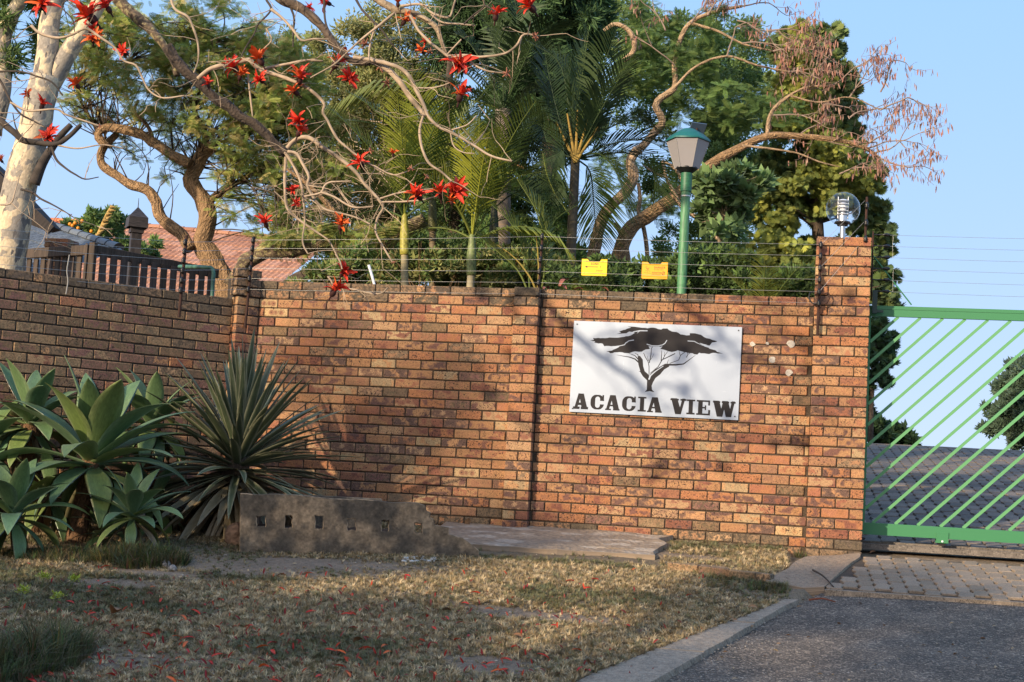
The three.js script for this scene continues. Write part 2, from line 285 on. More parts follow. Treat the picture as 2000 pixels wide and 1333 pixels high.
{ // driveway behind the gate, rising to a crest
  const dr = new THREE.Group(); dr.name = 'driveway'; dr.userData = { kind: 'structure', label: 'steep drive of grey pavers rising behind the gate' }; scene.add(dr);
  const mats = paverMats([0x8d8074, 0x807468, 0x99897b, 0x756a60]);
  const bedM = std({ color: 0x3d3936, map: rep(speckT, 2), roughness: 1 });
  { const rows = []; for (let s = 13.2; s >= 0.5; s -= 0.3) rows.push([3.02, 9.5, -s]); rows.push([3.02, 9.5, 0.14]); part(dr, 'bedding', strip(rows.slice(0, -1), 0.05, -0.012, 9, 10), bedM); }
  const rest = [], L = 0.30, w = 0.15; const gs = [0, 1, 2, 3].map((i) => { const g = fixPaver(paverGeo(L, w, 0.014, 1)); const u = g.attributes.uv; for (let k = 0; k < u.count; k++) u.setXY(k, u.getX(k) + i * 0.31, u.getY(k) + i * 0.47); return g; });
  let c = 0;
  for (let j = 0; j < 42; j++) for (let i = 0; i < 42; i++) {
    const x = 3.12 + i * w + w / 2, z = -0.72 - j * L - (i % 2) * L / 2; if (z < -13) continue;
    const vis = x < 5.2 + j * 0.02, y = base(x, z) + 0.003 + rr(-0.004, 0.004), sl = Math.atan2(base(x, z - 0.1) - base(x, z + 0.1), 0.2);
    if (vis && c < 298) { c++; const p = part(dr, 'paver', pick(gs), pick(mats)); p.position.set(x, y, z); p.rotation.set(sl + rr(-0.01, 0.01), 0, rr(-0.01, 0.01)); }
    else rest.push(pick(gs).clone().applyMatrix4(new THREE.Matrix4().makeRotationX(sl + rr(-0.01, 0.01))).translate(x, y, z));
  }
  const o = part(dr, 'far_pavers', rest, mats[0]); o.userData.kind = 'stuff';
  part(dr, 'gate_track', [box(6, 0.05, 0.22, 6.05, 0.035, -0.42), box(6, 0.02, 0.03, 6.05, 0.07, -0.42)], std({ color: 0x8a7f74, map: speckT, roughness: 0.9 }));
  const kr = []; for (let s = 13; s >= 0.8; s -= 0.3) kr.push([3.0, 3.16, -s]);
  part(dr, 'drive_kerb', strip(kr, 0.2, 0.09, 12, 2), M.concrete);
}
{ // smooth concrete gutter bending round the foot of the gate pillar
  const rows = []; for (let z = 0.14; z <= 2.0; z += 0.1) rows.push([apronX(z) - lerp(0.10, 0.40, clamp((z - 0.1) / 0.5, 0, 1)) , apronX(z) - 0.015, z]);
  const g = strip(rows, 0.1, 0.0, 14, 6), p = g.attributes.position; for (let i = 0; i < p.count; i++) { const t = (apronX(p.getZ(i)) - p.getX(i)) / 0.40; p.setY(i, p.getY(i) + 0.05 * Math.abs(t - 0.35) - 0.01); } g.computeVertexNormals();
  structure('gutter', g, std({ color: 0xb59c82, map: rep(speckT, 2), bumpMap: rep(grainT, 2), bumpScale: 0.01, roughness: 0.97 }), 'plastered concrete gutter sloping beside the pillar foot');
}

// ---------- brickwork ----------
const COLS = 12, ROWS = 20, CW = 160, CH = 52;
const brickMaps = (() => {
  const W = COLS * CW, H = ROWS * CH, a = new Uint8Array(W * H * 4), b = new Uint8Array(W * H * 4);
  const tan = [[188, 140, 96], [178, 130, 88], [188, 148, 108], [170, 124, 88], [182, 122, 80]], cream = [[198, 164, 118], [184, 154, 114]], red = [[156, 100, 74], [146, 92, 70], [164, 110, 80]], brown = [[132, 98, 78], [118, 90, 76], [146, 120, 92]], flash = [[112, 76, 66], [100, 72, 64], [126, 78, 62], [138, 92, 70]];
  const grim = [[126, 104, 80], [110, 94, 74], [142, 114, 86], [102, 86, 72]], oliv = [[152, 120, 86], [138, 108, 80], [162, 132, 98], [122, 98, 76], [140, 102, 84]];
  for (let r = 0; r < ROWS; r++) for (let c = 0; c < COLS; c++) {
    const s = r * COLS + c + 1, q = hash(s, 1), set = r < 12 ? 0 : r < 16 ? 1 : 2, R = (k) => hash(s, k + 10);
    const from = (l, k) => l[Math.floor(R(k) * l.length)];
    let A, B, style;                                                    // base colour, flash colour, flash style
    if (set === 0) { if (q < 0.62) { A = from(tan, 1); B = R(2) < 0.3 ? from(red, 3) : from(flash, 3); style = R(4) < 0.3 ? 0 : 1; } else if (q < 0.69) { A = from(cream, 1); B = from(R(2) < 0.5 ? tan : flash, 2); style = R(4) < 0.8 ? 1 : 2; } else if (q < 0.82) { A = from(red, 1); B = from(flash, 2); style = 1; } else if (q < 0.83) { A = from(tan, 1); B = from(red, 2); style = R(4) < 0.5 ? 2 : 1; } else { A = from(brown, 1); B = from(tan, 2); style = 1; } }
    else if (set === 1) { A = from(grim, 1); B = R(2) < 0.4 ? from(tan, 3) : from(grim, 3); style = 1; }
    else { A = from(oliv, 1); B = R(2) < 0.4 ? [132, 90, 82] : from(oliv, 3); style = R(4) < 0.4 ? 2 : 1; }
    const sp = set === 1 ? 0.3 : 0.45 + 0.8 * R(7), ph = R(8) * 40, edgePale = 0.15 + 0.6 * R(9);
    for (let j = 0; j < CH; j++) for (let i = 0; i < CW; i++) {
      const u = i / CW, v = j / CH, X = u * 3.05, Y = v, n = fbm(X * 1.6 + ph, Y * 1.9 + s, s, 4), n2 = fbm(X * 14 + ph, Y * 14, s + 3, 3);
      let t = 0;
      if (style === 1) t = smooth(n + 0.25 * (n2 - 0.5), 0.36 + 0.12 * R(30), 0.66) * 0.92; else if (style === 2) { const bl = Math.max(Math.exp(-(((u - 0.27 - 0.04 * R(20)) / 0.13) ** 2 + ((v - 0.5) / 0.42) ** 2)), Math.exp(-(((u - 0.72 + 0.05 * R(21)) / 0.13) ** 2 + ((v - 0.48) / 0.4) ** 2)), R(22) > 0.55 ? Math.exp(-(((u - 0.5) / 0.1) ** 2 + ((v - 0.5) / 0.4) ** 2)) : 0); t = smooth(bl + 0.9 * (n2 - 0.5) + 0.8 * (n - 0.5), 0.25, 0.95) * 0.85; } else t = 0.35 * smooth(n, 0.4, 0.7);
      let k = A.map((q2, d) => lerp(q2, B[d], t)), m = 0.58 + 0.42 * n2 + 0.26 * n; k = k.map((q2) => q2 * m);
      const ed = Math.min(u * 3.05, (1 - u) * 3.05, v, 1 - v) + 0.05 * (n2 - 0.5);
      if (ed < 0.1) k = k.map((q2, d) => lerp(q2, set === 1 ? [120, 108, 88][d] : [196, 160, 118][d], edgePale * (1 - ed / 0.1) * 0.75));
      const o = vn(X * 6.5 + ph, Y * 6.5 + s, s + 5), o2 = vn(X * 14 + ph, Y * 14 + s, s + 6); let dark = 0;
      if (o > 1 - 0.17 * sp) dark = 0.85 * smooth(o, 1 - 0.17 * sp, 1 - 0.08 * sp); if (o2 > 1 - 0.2 * sp) dark = Math.max(dark, 0.7);
      k = k.map((q2, d) => lerp(q2, [48, 32, 26][d], dark));
      if (set !== 0) { const l = smooth(fbm(X * 6 + ph, Y * 6, s + 9, 4), 0.48, 0.66); k = k.map((q2, d) => lerp(q2, (set === 1 ? [70, 60, 48] : [84, 76, 54])[d], l * (set === 1 ? 0.75 : 0.5))); }
      const p = ((r * CH + j) * W + c * CW + i) * 4; for (let d = 0; d < 3; d++) { a[p + d] = clamp(k[d], 0, 255); b[p + d] = clamp(130 + 90 * (n2 - 0.5) + 70 * (n - 0.5) - dark * 60, 0, 255); } a[p + 3] = b[p + 3] = 255;
    }
  }
  return [a, b].map((d, i) => { const t = new THREE.DataTexture(d, W, H); if (!i) t.colorSpace = THREE.SRGBColorSpace; t.magFilter = THREE.LinearFilter; t.minFilter = THREE.LinearMipmapLinearFilter; t.generateMipmaps = true; t.needsUpdate = true; return t; });
})();
M.brick = std({ map: brickMaps[0], bumpMap: brickMaps[1], bumpScale: 0.0035, roughness: 0.9, side: THREE.FrontSide });
const brickCache = new Map();
function brickGeo(w, d, set) {                                          // set 0 clean, 1 grimy, 2 olive
  const row = set === 0 ? Math.floor(rnd() * 12) : set === 1 ? 12 + Math.floor(rnd() * 4) : 16 + Math.floor(rnd() * 4), col = Math.floor(rnd() * COLS), flip = rnd() < 0.5 ? 1 : 0;
  const key = [w.toFixed(3), d, row, col, flip].join();
  if (!brickCache.has(key)) {
    const g = bbox(w, 0.073, d, 0.0045), p = g.attributes.position, n = g.attributes.normal, uv = g.attributes.uv, off = rnd() * (1 - Math.min(1, w / 0.222)), jit = {};
    for (let i = 0; i < p.count; i++) { // slightly uneven arrises
      const k = [p.getX(i), p.getY(i), p.getZ(i)].map((q) => q.toFixed(4)).join(); jit[k] ??= [rr(-0.0018, 0.0018), rr(-0.0016, 0.0016), rr(-0.0012, 0.0012)];
      let u = Math.abs(n.getX(i)) > 0.8 ? (p.getZ(i) + d / 2) / 0.222 : off + (p.getX(i) + w / 2) / 0.222, v = Math.abs(n.getY(i)) > 0.8 ? (p.getZ(i) + d / 2) / 0.073 : (p.getY(i) + 0.0365) / 0.073;
      u = clamp(u, 0.012, 0.988); v = clamp(v, 0.03, 0.97); if (flip) { u = 1 - u; v = 1 - v; }
      uv.setXY(i, (col + u) / COLS, (row + v) / ROWS); p.setXYZ(i, p.getX(i) + jit[k][0], p.getY(i) + jit[k][1], p.getZ(i) + jit[k][2]);
    }
    brickCache.set(key, g);
  }
  return brickCache.get(key);
}
function layBrick(parent, x, y, z, w, d, set, ry = 0) {
  const o = part(parent, 'brick', brickGeo(w, d, set), M.brick); o.position.set(x + rr(-0.0012, 0.0012), y + rr(-0.0015, 0.0015), z + rr(-0.002, 0.002)); o.rotation.set(rr(-0.006, 0.006), ry + rr(-0.008, 0.008), rr(-0.006, 0.006)); return o;
}
// stretcher-bond rows between x0 and x1 with their faces at z; top course under yTop
function courses(parent, x0, x1, yTop, n, z, setOf, shift = 0, from = 0, d = 0.05) {
  for (let k = from; k < n; k++) {
    const y = yTop - k * 0.085 - 0.0365; let x = x0 - ((k % 2) * 0.116 + shift + (vn(k * 1.7, 3, 5) - 0.5) * 0.03);
    while (x < x1 - 0.02) { const a = Math.max(x, x0), b = Math.min(x + 0.222, x1); if (b - a > 0.03) layBrick(parent, (a + b) / 2, y, z - d / 2, b - a, d, setOf(k, (a + b) / 2)); x += 0.232 + rr(-0.002, 0.002); }
  }
}
const TOP = 2.125;
const wallA = thing('brick_wall', 'tall face brick wall panel between the corner post and the flat pier, palms behind it', 'wall', [-1.18, 0, 0]);
part(wallA, 'mortar_core', box(2.52, 2.36, 0.20, -0.06, 0.945, -0.113), M.mortar);
courses(wallA, -1.19, 1.19, TOP, 26, 0, (k, x) => k < 1 ? 1 : k < 2 ? (rnd() < 0.5 ? 1 : 0) : k > 22 && rnd() < 0.35 ? 1 : rnd() < 0.1 ? 2 : 0, 0.06);
const pierA = thing('brick_pier', 'flat brick pier standing slightly proud between the two wall panels', 'pier', [0.126, 0, 0]);
part(pierA, 'mortar_core', box(0.212, 2.36, 0.26, 0, 0.945, -0.048), M.mortar);
for (let k = 0; k < 26; k++) { const y = TOP - k * 0.085 - 0.0365, set = k < 2 ? 1 : 0; if (k % 2) for (const s of [-1, 1]) layBrick(pierA, s * 0.058, y, 0.042, 0.106, 0.11, set); else layBrick(pierA, 0, y, 0.042, 0.222, 0.11, set); }
const wallB = thing('brick_wall', 'face brick wall panel that carries the white sign, up to the gate pillar', 'wall', [1.42, 0, 0]);
part(wallB, 'mortar_core', box(2.42, 2.36, 0.20, 0.02, 0.945, -0.114), M.mortar);
courses(wallB, -1.175, 1.183, TOP, 26, 0, (k, x) => k < 1 && x < 0.45 ? 1 : k < 2 && x < -0.2 && rnd() < 0.6 ? 1 : k > 23 && rnd() < 0.5 ? 1 : rnd() < 0.08 ? 2 : 0, 0.10);
{ const spot = (px, py, r, s) => { const p = at(px, py, 0), g = new THREE.CircleGeometry(r, 12), q = g.attributes.position; for (let i = 1; i < q.count; i++) { const a = Math.atan2(q.getY(i), q.getX(i)), f = 0.8 + 0.45 * vn(a * 1.3 + 9, s, s); q.setX(i, q.getX(i) * f); q.setY(i, q.getY(i) * f); } part(wallB, 'glue_spot', g.translate(p.x - 1.42, p.y, 0.0045), std({ color: 0xd6cbbb, map: grainT, roughness: 0.9 })); };
  spot(1470, 673, 0.022, 1); spot(1545, 672, 0.033, 2); spot(1509, 703, 0.027, 3); spot(1541, 728, 0.03, 4); spot(1499, 671, 0.014, 5); }
const pillar = thing('brick_pillar', 'tall square brick gate pillar with the glass globe lamp on top', 'pillar', [2.832, 0, 0]);
part(pillar, 'mortar_core', box(0.43, 2.75, 0.48, 0, 1.245, -0.142), M.mortar);
for (let k = -6; k < 26; k++) {
  const y = TOP - k * 0.085 - 0.0365, set = k < -5 ? (rnd() < 0.5 ? 1 : 0) : k > 23 ? 1 : 0, z = 0.112 - 0.055;
  if (k & 1) { layBrick(pillar, -0.174, y, z, 0.106, 0.11, set); layBrick(pillar, 0, y, z, 0.222, 0.11, set); layBrick(pillar, 0.174, y, z, 0.106, 0.11, set); }
  else for (const s of [-1, 1]) layBrick(pillar, s * 0.116, y, z, 0.222, 0.11, set);
  for (let q = 0; q < 2; q++) layBrick(pillar, 0.172, y, -0.17 - q * 0.2, 0.11, 0.19, set);
}
// the wing that runs forward from the corner, its square end post aligned with it
const LT = 49.75 * RAD, dirL = V(Math.cos(LT), 0, -Math.sin(LT)), nL = V(Math.sin(LT), 0, Math.cos(LT));
const ridge = V(-2.375, 0, 0.0).addScaledVector(dirL, -0.225);
const post = thing('brick_post', 'square brick corner post where the two walls meet, corbelled at the top', 'post', [ridge.x, 0, ridge.z], LT);
part(post, 'mortar_core', box(0.215, 2.36, 0.2, 0.113, 0.945, -0.108), M.mortarDark);
for (let k = -1; k < 25; k++) {
  const y = TOP - k * 0.085 - 0.0365, set = k < 2 ? 1 : rnd() < 0.4 ? 2 : 0, o = k < 2 ? 0.03 : 0;
  if (k & 1) for (const s of [0, 1]) layBrick(post, 0.055 + s * 0.117 - (s ? 0 : o / 2), y, -0.055 + o * 0.5, 0.106 + (s ? 0 : o), 0.11, set); else layBrick(post, 0.113 - o / 2, y, -0.055 + o * 0.5, 0.222 + o, 0.11, set);
}
const pL = ridge.clone().addScaledVector(nL, -0.085);
const wingTop = 1.935;
const wing = thing('brick_wall', 'darker weathered brick wall wing running forward behind the agaves', 'wall', [pL.x, 0, pL.z], LT);
part(wing, 'mortar_core', box(7.2, 2.5, 0.2, -3.6, wingTop - 1.258, -0.110), M.mortarDark);
courses(wing, -2.75, 0.0, wingTop, 22, 0, (k) => k < 1 ? 1 : k < 2 ? (rnd() < 0.7 ? 1 : 2) : rnd() < 0.82 ? 2 : rnd() < 0.5 ? 1 : 0, 0.02);
{ const g = []; for (let k = 0; k < 26; k++) for (let i = 0; i < 19; i++) { if (k < 22 && i < 0) continue; const x = -2.87 - i * 0.232 - (k % 2) * 0.116; g.push(brickGeo(0.222, 0.05, k < 1 ? 1 : 2).clone().translate(x, wingTop - k * 0.085 - 0.0365, -0.025)); } const o = part(wing, 'far_bricks', g, M.brick); o.userData.kind = 'stuff'; }

for (const o of [wallA, wallB, wing, pierA, pillar, post]) o.userData.kind = 'thing';

// ---------- the sign ----------
{
  const W = 1456, H = 800, cv = document.createElement('canvas'); cv.width = W; cv.height = H; const c = cv.getContext('2d');
  c.fillStyle = '#a7b0bd'; c.fillRect(0, 0, W, H);
  for (let i = 0; i < 260; i++) { c.fillStyle = `rgba(${120 + 60 * rnd() | 0},${120 + 40 * rnd() | 0},${110 + 30 * rnd() | 0},${0.03 + 0.05 * rnd()})`; c.beginPath(); c.ellipse(rnd() * W, rnd() * H, 2 + 5 * rnd() * rnd() * 4, 1 + 3 * rnd(), rnd() * 3, 0, 7); c.fill(); }
  for (let i = 0; i < 26; i++) { c.strokeStyle = `rgba(245,245,245,${0.2 + 0.3 * rnd()})`; c.lineWidth = 0.8 + rnd(); c.beginPath(); const x = rnd() * W, y = rnd() * H; c.moveTo(x, y); c.lineTo(x + rr(-40, 40), y + rr(-50, 50)); c.stroke(); }
  // the drawing is traced in its own units and set square on the board
  const det = 1734 * 952 + 48 * 55, k = [952 * W / det, -55 * H / det, 48 * W / det, 1734 * H / det];
  const T = (x, y) => [k[0] * (x - 163) + k[2] * (y - 90), k[1] * (x - 163) + k[3] * (y - 90)];
  const poly = (pts, col = '#211e20') => { c.fillStyle = col; c.beginPath(); pts.forEach(([x, y], i) => { const q = T(x, y); i ? c.lineTo(...q) : c.moveTo(...q); }); c.closePath(); c.fill(); };
  const ragged = (pts, s, a = 7) => { const o = []; pts.forEach((p, i) => { const q = pts[(i + 1) % pts.length], n = Math.max(1, Math.round(Math.hypot(q[0] - p[0], q[1] - p[1]) / 26)); for (let j = 0; j < n; j++) o.push([lerp(p[0], q[0], j / n) + (j ? (hash(i * 31 + j, s) - 0.5) * a * 2 : 0), lerp(p[1], q[1], j / n) + (j ? (hash(i * 31 + j, s + 1) - 0.5) * a : 0)]); }); return o; };
  poly(ragged([[725, 148], [840, 155], [930, 165], [990, 157], [1070, 176], [1090, 165], [1135, 165], [1150, 180], [1180, 195], [1230, 200], [1270, 225], [1330, 235], [1365, 232], [1365, 212], [1420, 213], [1480, 228], [1510, 250], [1570, 268], [1645, 295], [1590, 305], [1565, 338], [1500, 322], [1460, 310], [1520, 350], [1600, 378], [1700, 420], [1600, 412], [1560, 425], [1460, 412], [1440, 432], [1330, 410], [1240, 390], [1180, 408], [1100, 385], [1060, 378], [1085, 350], [1050, 358], [955, 375], [910, 385], [870, 408], [800, 405], [740, 425], [640, 415], [540, 428], [530, 415], [505, 408], [560, 400], [600, 380], [640, 355], [580, 352], [480, 355], [465, 330], [400, 322], [375, 318], [385, 305], [335, 296], [372, 290], [362, 270], [440, 272], [560, 264], [640, 262], [730, 248], [800, 212], [740, 200], [700, 225], [595, 228], [655, 210], [635, 195], [700, 180], [760, 158]], 3));
  const line = (pts, w0, w1, col) => { for (let i = 0; i < pts.length - 1; i++) { const n = 14, a = pts[i], b = pts[i + 1]; for (let j = 0; j <= n; j++) { const t = (i + j / n) / (pts.length - 1), q = T(lerp(a[0], b[0], j / n), lerp(a[1], b[1], j / n)); c.fillStyle = col; c.beginPath(); c.arc(q[0], q[1], lerp(w0, w1, t) * 0.42, 0, 7); c.fill(); } } };
  const wh = '#a7b0bd', bk = '#211e20';
  line([[600, 228], [700, 222], [740, 225], [790, 200], [850, 190], [925, 190]], 6, 12, wh); line([[845, 195], [822, 216]], 7, 4, wh);
  line([[560, 360], [640, 350], [690, 338], [705, 318], [740, 295], [785, 288]], 7, 10, wh); line([[1345, 292], [1410, 295], [1440, 312], [1500, 338], [1600, 378]], 9, 4, wh);
  line([[925, 330], [975, 345], [1040, 345], [1085, 335], [1110, 318], [1128, 288]], 10, 8, wh);
  poly([[940, 352], [1055, 352], [1060, 385], [1020, 380], [955, 378]], wh);
  // trunk and branches
  poly([[900, 825], [922, 800], [925, 705], [880, 662], [855, 620], [838, 608], [855, 612], [835, 540], [828, 460], [850, 450], [880, 490], [885, 560], [900, 610], [945, 650], [960, 640], [1010, 590], [1085, 545], [1110, 530], [1160, 535], [1150, 560], [1100, 590], [1060, 640], [1010, 680], [985, 725], [972, 760], [975, 800], [1000, 825], [950, 815]]);
  line([[945, 690], [960, 655], [1010, 610], [1090, 555]], 16, 8, wh); line([[948, 665], [948, 648], [900, 600], [885, 550]], 6, 3, wh);
  line([[840, 520], [800, 485], [740, 465], [670, 455], [610, 445]], 16, 3, bk); line([[835, 490], [800, 450], [735, 425]], 12, 4, bk); line([[835, 470], [830, 440], [800, 425]], 10, 4, bk);
  line([[945, 640], [945, 560], [935, 510], [905, 460], [890, 425]], 8, 6, bk); line([[948, 520], [965, 440], [970, 370], [985, 355]], 10, 4, bk); line([[950, 500], [975, 470], [995, 430]], 6, 3, bk); line([[940, 500], [925, 450]], 6, 3, bk);
  line([[960, 630], [1040, 560], [1080, 490], [1150, 455], [1210, 425]], 8, 10, bk); line([[1070, 500], [1075, 440], [1075, 395]], 9, 4, bk); line([[1090, 480], [1110, 440], [1140, 400]], 8, 4, bk); line([[1100, 450], [1105, 410]], 5, 3, bk);
  line([[1130, 540], [1220, 540], [1300, 530], [1360, 485], [1420, 440]], 20, 4, bk); line([[1160, 525], [1250, 490], [1270, 440], [1310, 410]], 7, 6, bk); line([[1265, 440], [1255, 400]], 6, 4, bk); line([[1330, 460], [1345, 430], [1335, 405]], 7, 4, bk); line([[1345, 430], [1380, 410]], 5, 4, bk); line([[1130, 530], [1145, 488]], 6, 3, bk);
  // slab letters
  c.fillStyle = bk;
  const up = (x0, x1, yb, f) => { const [a, b] = T(x0, yb), [e] = T(x1, yb); c.save(); c.translate(a, b - 128); c.scale((e - a), 128); f(); c.restore(); };
  c.strokeStyle = bk; c.lineWidth = 0.065; const R = (x, y, w, h) => { c.fillRect(x, y, w, h); if (c.fillStyle === bk) c.strokeRect(x, y, w, h); }, P = (...q) => { c.beginPath(); q.forEach((p, i) => i ? c.lineTo(p[0], p[1]) : c.moveTo(p[0], p[1])); c.closePath(); c.fill(); c.stroke(); };
  const A = () => { R(0, 0.9, 0.4, 0.1); R(0.55, 0.9, 0.45, 0.1); P([0.33, 0], [0.66, 0], [0.93, 0.92], [0.6, 0.92], [0.43, 0.2], [0.24, 0.92], [0.1, 0.92]); R(0.26, 0.62, 0.4, 0.11); };
  const C = () => { c.beginPath(); c.roundRect(0, 0, 1, 1, [0.42]); c.roundRect(0.34, 0.12, 0.36, 0.76, [0.18]); c.fill('evenodd'); c.save(); c.fillStyle = wh; R(0.68, 0.4, 0.4, 0.24); R(0.86, 0, 0.2, 0.02); c.restore(); R(0.86, 0, 0.12, 0.4); R(0.7, 0.3, 0.28, 0.1); };
  const I = () => { R(0, 0, 1, 0.11); R(0, 0.89, 1, 0.11); R(0.25, 0, 0.5, 1); };
  const Vv = (a = 0, w = 1) => { R(a, 0, 0.52 * w, 0.11); R(a + 0.62 * w, 0, 0.38 * w, 0.11); P([a + 0.08 * w, 0], [a + 0.4 * w, 0], [a + 0.62 * w, 0.7], [a + 0.76 * w, 0], [a + 0.88 * w, 0], [a + 0.66 * w, 1], [a + 0.36 * w, 1]); };
  const Ee = () => { R(0, 0, 0.97, 0.11); R(0, 0.89, 1, 0.11); R(0.12, 0, 0.32, 1); R(0.84, 0, 0.13, 0.34); R(0.86, 0.64, 0.14, 0.36); R(0.4, 0.45, 0.26, 0.1); R(0.6, 0.34, 0.1, 0.32); };
  for (const [a, b, yb, f] of [[160, 308, 1006, A], [335, 476, 1012, C], [490, 640, 1018, A], [663, 805, 1022, C], [826, 911, 1026, I], [922, 1075, 1032, A], [1157, 1322, 1040, Vv], [1325, 1410, 1046, I], [1426, 1566, 1050, Ee]]) up(a, b, yb, f);
  up(1590, 1820, 1058, () => { Vv(0, 0.62); Vv(0.40, 0.6); });
  const t = new THREE.CanvasTexture(cv); t.colorSpace = THREE.SRGBColorSpace; t.magFilter = THREE.LinearFilter; t.anisotropy = 8;
  const face = std({ map: t, roughness: 0.4, metalness: 0.5 }), w = 1.458, h = 0.80;
  const o = thing('estate_sign', 'white board printed with a flat-topped tree and ACACIA VIEW, screwed to the brick wall', 'sign', [1.275, 1.45, 0.018]); o.rotation.z = -0.004;
  const g = new THREE.PlaneGeometry(w, h, 24, 12), q = g.attributes.position; for (let i = 0; i < q.count; i++) q.setZ(i, 0.0035 + 0.0018 * (fbm(q.getX(i) * 2.2 + 4, q.getY(i) * 1.7, 91, 2) - 0.5) * 2); g.computeVertexNormals();
  part(o, 'panel', box(w, h, 0.006, 0, 0, -0.005), std({ color: 0xc9cbcd, roughness: 0.4 })); part(o, 'printed_face', g, face);
  for (const sx of [-1, 1]) for (const sy of [-1, 1]) part(o, 'screw', new THREE.CylinderGeometry(0.006, 0.006, 0.006, 8).rotateX(Math.PI / 2).translate(sx * 0.70, sy * 0.37, 0.006), M.steelDark);
}

// ---------- electric fence on the wall ----------
const insul = (() => { const g = new THREE.LatheGeometry([[0.0, -0.028], [0.012, -0.028], [0.019, -0.012], [0.012, -0.004], [0.02, 0.004], [0.012, 0.014], [0.008, 0.028], [0, 0.028]].map(([x, y]) => new THREE.Vector2(x, y)), 8); return g; })();
function wirePath(a, b, sag = 0.006) { return tube([a, a.clone().lerp(b, 0.33).add(V(0, -sag, 0)), a.clone().lerp(b, 0.67).add(V(0, -sag, 0)), b], [0.0014], { step: 0.5, seg: 4, cap: false }); }
function stanchion(parent, name, px0, py0, px1, py1, z, ys, r = 0.011, mat = M.rust) {
  const a = at(px0, py0, z), b = at(px1, py1, z), s = part(parent, name, rod(a, b, r, 7), mat, true), pts = [];
  for (const y of ys) { const t = (y - py0) / (py1 - py0), p = a.clone().lerp(b, t); p.z += 0.02; pts.push(p); const m = part(s, 'insulator', insul, M.porcelain); m.position.copy(p); m.position.add(V(0, 0, 0)); }
  return pts;
}
{
  const f = thing('electric_fence', 'six-wire electric fence on thin posts along the top of the brick wall', 'fence', [0, 2.1, 0]); const Z = 0.065;
  const L0 = stanchion(f, 'fence_post', 496, 462, 478, 640, 0.12, [470, 486, 505, 525, 545, 566], 0.013);
  const L1 = stanchion(f, 'fence_post', 1060, 456, 1046, 640, Z, [463, 485, 508, 531, 553, 575], 0.011);
  const L2 = stanchion(f, 'fence_post', 1604, 474, 1597, 655, 0.155, [479, 501, 524, 547, 571, 593], 0.012);
  const left = stanchion(f, 'fence_post', 364, 460, 349, 620, 0.62, [474, 492, 510, 529, 548, 568], 0.014);
  const far = [455, 470, 487, 505, 522, 540].map((y) => at(-70, y - 12, 1.85));
  for (let i = 0; i < 6; i++) { part(f, 'wire', wirePath(far[i], left[i]), M.wire, true); part(f, 'wire', wirePath(left[i], L0[i]), M.wire, true); part(f, 'wire', wirePath(L0[i], L1[i]), M.wire, true); part(f, 'wire', wirePath(L1[i], L2[i]), M.wire, true); }
  // stay wires rising from the pillar's post to the rod beside the lamp, and looped lead-outs
  const R2 = stanchion(f, 'fence_post', 1694, 385, 1688, 528, 0.10, [402, 436, 468], 0.011);
  for (const [a, b] of [[L2[0], at(1690, 392, 0.10)], [L2[2], at(1690, 432, 0.10)], [L2[4], at(1688, 468, 0.1)]]) part(f, 'stay_wire', wirePath(a, b, 0), M.wire, true);
  const lp = at(1600, 594, 0.16); for (const s of [-1, 1]) part(f, 'lead_out_loop', tube([lp, lp.clone().add(V(s * 0.05, 0.0, 0.01)), lp.clone().add(V(s * 0.085, 0.05, 0.01)), lp.clone().add(V(s * 0.07, 0.10, 0)), lp.clone().add(V(s * 0.045, 0.085, 0))], [0.006], { step: 0.02, seg: 6 }), s < 0 ? M.black : M.rust);
  for (const ch of f.children) if (ch.name === 'lead_out_loop') ch.position.copy(f.position).negate();
  const cw = at(134, 497, 1.3); part(f, 'hanging_cable', tube([at(135, 498, 1.4), at(130, 530, 1.42), at(132, 548, 1.42), at(128, 575, 1.45)], [0.0045], { step: 0.03 }), std({ color: 0x8d8a84, roughness: 0.6 }), true);
}
function warning(px, py, w, h, bg, draw, label, group) {
  const cv = document.createElement('canvas'); cv.width = 360; cv.height = 220; const c = cv.getContext('2d'); c.fillStyle = bg; c.fillRect(0, 0, 360, 220); draw(c);
  const t = new THREE.CanvasTexture(cv); t.colorSpace = THREE.SRGBColorSpace; t.magFilter = THREE.LinearFilter;
  const p = at(px, py, 0.09), s = new THREE.Shape(), X = w / 2, Y = h / 2, n = h * 0.13; s.moveTo(-X, -Y + 0.01); s.quadraticCurveTo(-X, -Y, -X + 0.01, -Y); s.lineTo(X - 0.01, -Y); s.quadraticCurveTo(X, -Y, X, -Y + 0.01); s.lineTo(X, Y); s.lineTo(X * 0.55, Y); s.lineTo(X * 0.42, Y - n); s.lineTo(-X * 0.42, Y - n); s.lineTo(-X * 0.55, Y); s.lineTo(-X, Y); s.closePath();
  const g = new THREE.ExtrudeGeometry(s, { depth: 0.003, bevelEnabled: true, bevelSize: 0.001, bevelThickness: 0.001, bevelSegments: 1, curveSegments: 3 }), q = g.attributes.position, uv = g.attributes.uv; for (let i = 0; i < q.count; i++) { uv.setXY(i, clamp(q.getX(i) / w + 0.5, 0, 1), clamp(q.getY(i) / h + 0.5, 0, 1)); q.setZ(i, q.getZ(i) + 0.35 * q.getX(i) * q.getX(i)); }
  const o = thing('warning_sign', label, 'sign', [p.x, p.y, p.z], 0, group); o.rotation.z = 0.004;
  part(o, 'plate', g, std({ map: t, roughness: 0.45 })); for (const k of [-1, 1]) part(o, 'clip', box(0.012, 0.012, 0.008, k * X * 0.75, Y - 0.012, 0.002), M.white);
}
